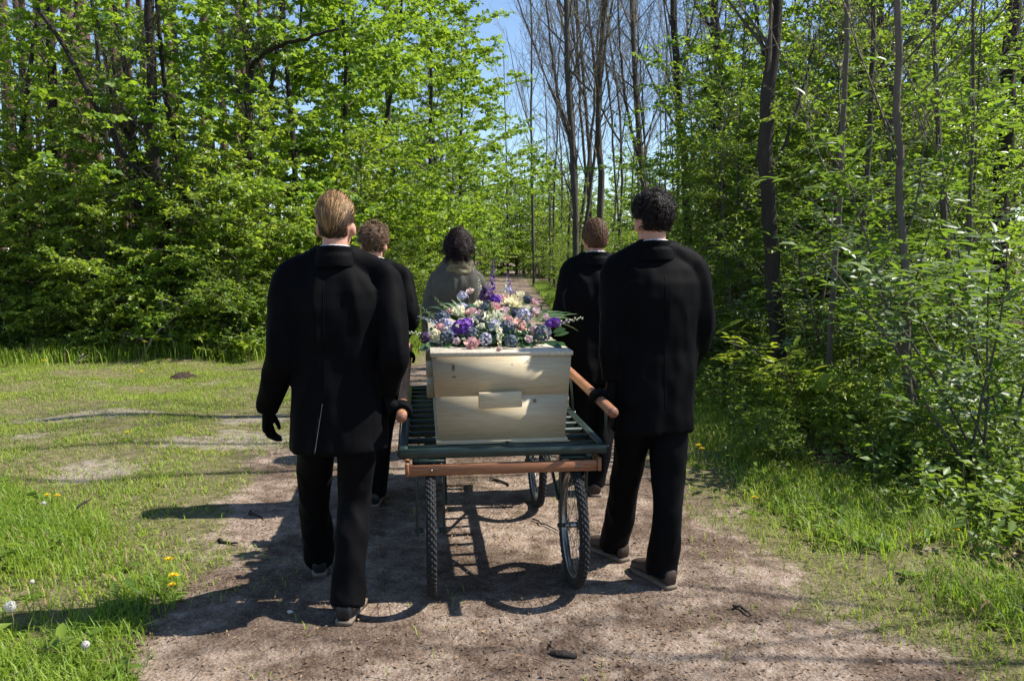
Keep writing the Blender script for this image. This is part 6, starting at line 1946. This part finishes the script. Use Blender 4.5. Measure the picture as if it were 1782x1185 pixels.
for k in range(3): sword(930 + k * 3, 552 + k * 2, (.85, 0, .45 - .09 * k), .14 + .05 * gb.random(), .012)
for k in range(6): sword(815 + k * 14, 560, (.35 * gb.normal(), -.1, 1), .14 + .05 * gb.random(), .008)
for (px, py, aim, ln) in ((770, 550, (-1, 0, .12), .14), (930, 560, (1, 0, .1), .12), (975, 552, (.9, 0, .45), .10)): sword(px, py, aim, ln, .007)
for k in range(34):
    px = 752 + 215 * (k + .5) / 34; py = 592 + 8 * gb.random(); aim = ((px - 862) / 170 + gb.normal() * .3, -.9 + .3 * gb.random(), -.02 + .18 * gb.random())
    sword(px, py, aim, .08 + .045 * gb.random(), .04 + .02 * gb.random(), 'bouq_leaf', 'broad_leaf', Y=3.72 + .15 * gb.random())
for k in range(40):
    px = 755 + 210 * gb.random(); py = 515 + 75 * gb.random(); 
    if py < 530 + abs(px - 862) * .35: py += 22
    aim = ((px - 862) / 130 + gb.normal() * .4, -.35 + gb.normal() * .3, .45 + .4 * gb.random())
    sword(px, py, aim, .06 + .035 * gb.random(), .026 + .014 * gb.random(), 'bouq_leaf', 'broad_leaf', Y=bq_depth(px, py) + .07)
# leaves on the far side, so that the arrangement is whole from every side
for k in range(50):
    a = gb.random() * 3.14; rr = .15 + .16 * gb.random(); p = BQ + RT * rr * math.cos(a) * 1.15 + HD * (.05 + rr * math.sin(a) * 1.1); h = .05 + .16 * (1 - rr / .36) + .04 * gb.random()
    v0 = p - BQ + np.array((0, 0, h)); aim = unit(np.array((math.cos(a), math.sin(a), .35 + .3 * gb.normal())))
    S = unit(np.cross(aim, (0, 0, 1))); v = []
    for i in range(6):
        t = i / 5; w = .05 * math.sin(t * 3.0 + .06); c = v0 + aim * .12 * t + np.array((0, 0, -.04 * t * t)); v += [c - S * w * .5, c + np.array((0, 0, -.006)), c + S * w * .5]
    f = [(i * 3 + j, i * 3 + j + 1, i * 3 + j + 4, i * 3 + j + 3) for i in range(5) for j in range(2)]
    link('broad_leaf', make_mesh('broad_leaf', np.array(v), f, [M['bouq_leaf']], smooth=True, tint=np.full(18, gb.random())), bouquet)
for k in range(14):
    a = .2 + 2.7 * gb.random(); rr = .12 + .14 * gb.random(); p = BQ + RT * rr * math.cos(a) * 1.1 + HD * (.06 + rr * math.sin(a)); p[2] += .10 + .12 * (1 - rr / .3)
    nm, me, sz = (('white_rose', F_WBUD, .036), ('pink_rose', F_PINK, .028), ('lavender_bloom', F_LAV, .03), ('slate_bloom', F_SLATE, .034))[k % 4]
    o = link(nm, me, bouquet); o.location = tuple(p - BQ); o.scale = (sz,) * 3
    o.rotation_euler = Vector((math.cos(a), math.sin(a), .8)).to_track_quat('Z', 'Y').to_euler()
# wet foam block and moss that carry the stems
vv, ff = ellipsoid((0, 0, 0), (.20, .18, .05), 24); vv = vv + np.random.default_rng(4).normal(size=vv.shape) * .008; vv[:, 2] = np.maximum(vv[:, 2], -.001) 
o = link('foam_base', make_mesh('foam_base', vv, ff, [M['foam']], smooth=True), bouquet); o.location = (0, -.04, .001); o.rotation_euler = (0, 0, YAW)

# dense small greenery filling the mound, and tiny white filler buds
g = np.random.default_rng(17); n = 900
a = g.random(n) * 6.283; q = np.sqrt(g.random(n)); D = np.stack([np.cos(a) * q, np.sin(a) * q, np.sqrt(1 - q * q)], 1)
P = D * np.array([[.255, .24, .070]]) * (.9 + .2 * g.random((n, 1))) + np.array([[0, -.03, .0]])
Nn = unit(D + g.normal(size=(n, 3)) * .5); A = unit(np.cross(Nn, g.normal(size=(n, 3))) + D * .3)
Rm = np.array(((math.cos(YAW), -math.sin(YAW), 0), (math.sin(YAW), math.cos(YAW), 0), (0, 0, 1)))
v, f = leaves(P @ Rm.T, A @ Rm.T, Nn @ Rm.T, .035 + .03 * g.random(n), .016 + .012 * g.random(n), .15, .15)
v[:, 2] = np.maximum(v[:, 2], .004)
tag(link('greenery', make_mesh('greenery', v, f, [M['bouq_leaf']], tint=np.repeat(g.random(n), 4)), bouquet), kind='stuff')
b = MB()
for k in range(110):
    a_ = g.random() * 6.283; q_ = math.sqrt(g.random()) * .97; d = np.array((math.cos(a_) * q_, math.sin(a_) * q_, math.sqrt(1 - q_ * q_)))
    c = (d * np.array((.28, .26, .12)) + np.array((0, -.03, .01))) @ Rm.T
    b.add(*ellipsoid(c, (.0042 + .002 * g.random(),) * 3, 6))
o = b.build('filler_buds', M['p_white'], bouquet, True); o['kind'] = 'stuff'
for (px, py, r, nm, me) in ((835, 545, .026, 'pale_rose', F_PALE), (880, 540, .028, 'pale_rose', F_PALE), (838, 568, .024, 'white_rose', F_WBUD), (885, 556, .024, 'pink_rose', F_PINK), (920, 590, .024, 'pale_rose', F_PALE), (795, 594, .022, 'pale_rose', F_PALE), (845, 590, .026, 'lavender_bloom', F_LAV), (918, 536, .02, 'white_rose', F_WBUD), (765, 570, .022, 'pink_rose', F_PINK), (950, 552, .022, 'pale_rose', F_PALE)):
    put(nm, me, px, py, r)
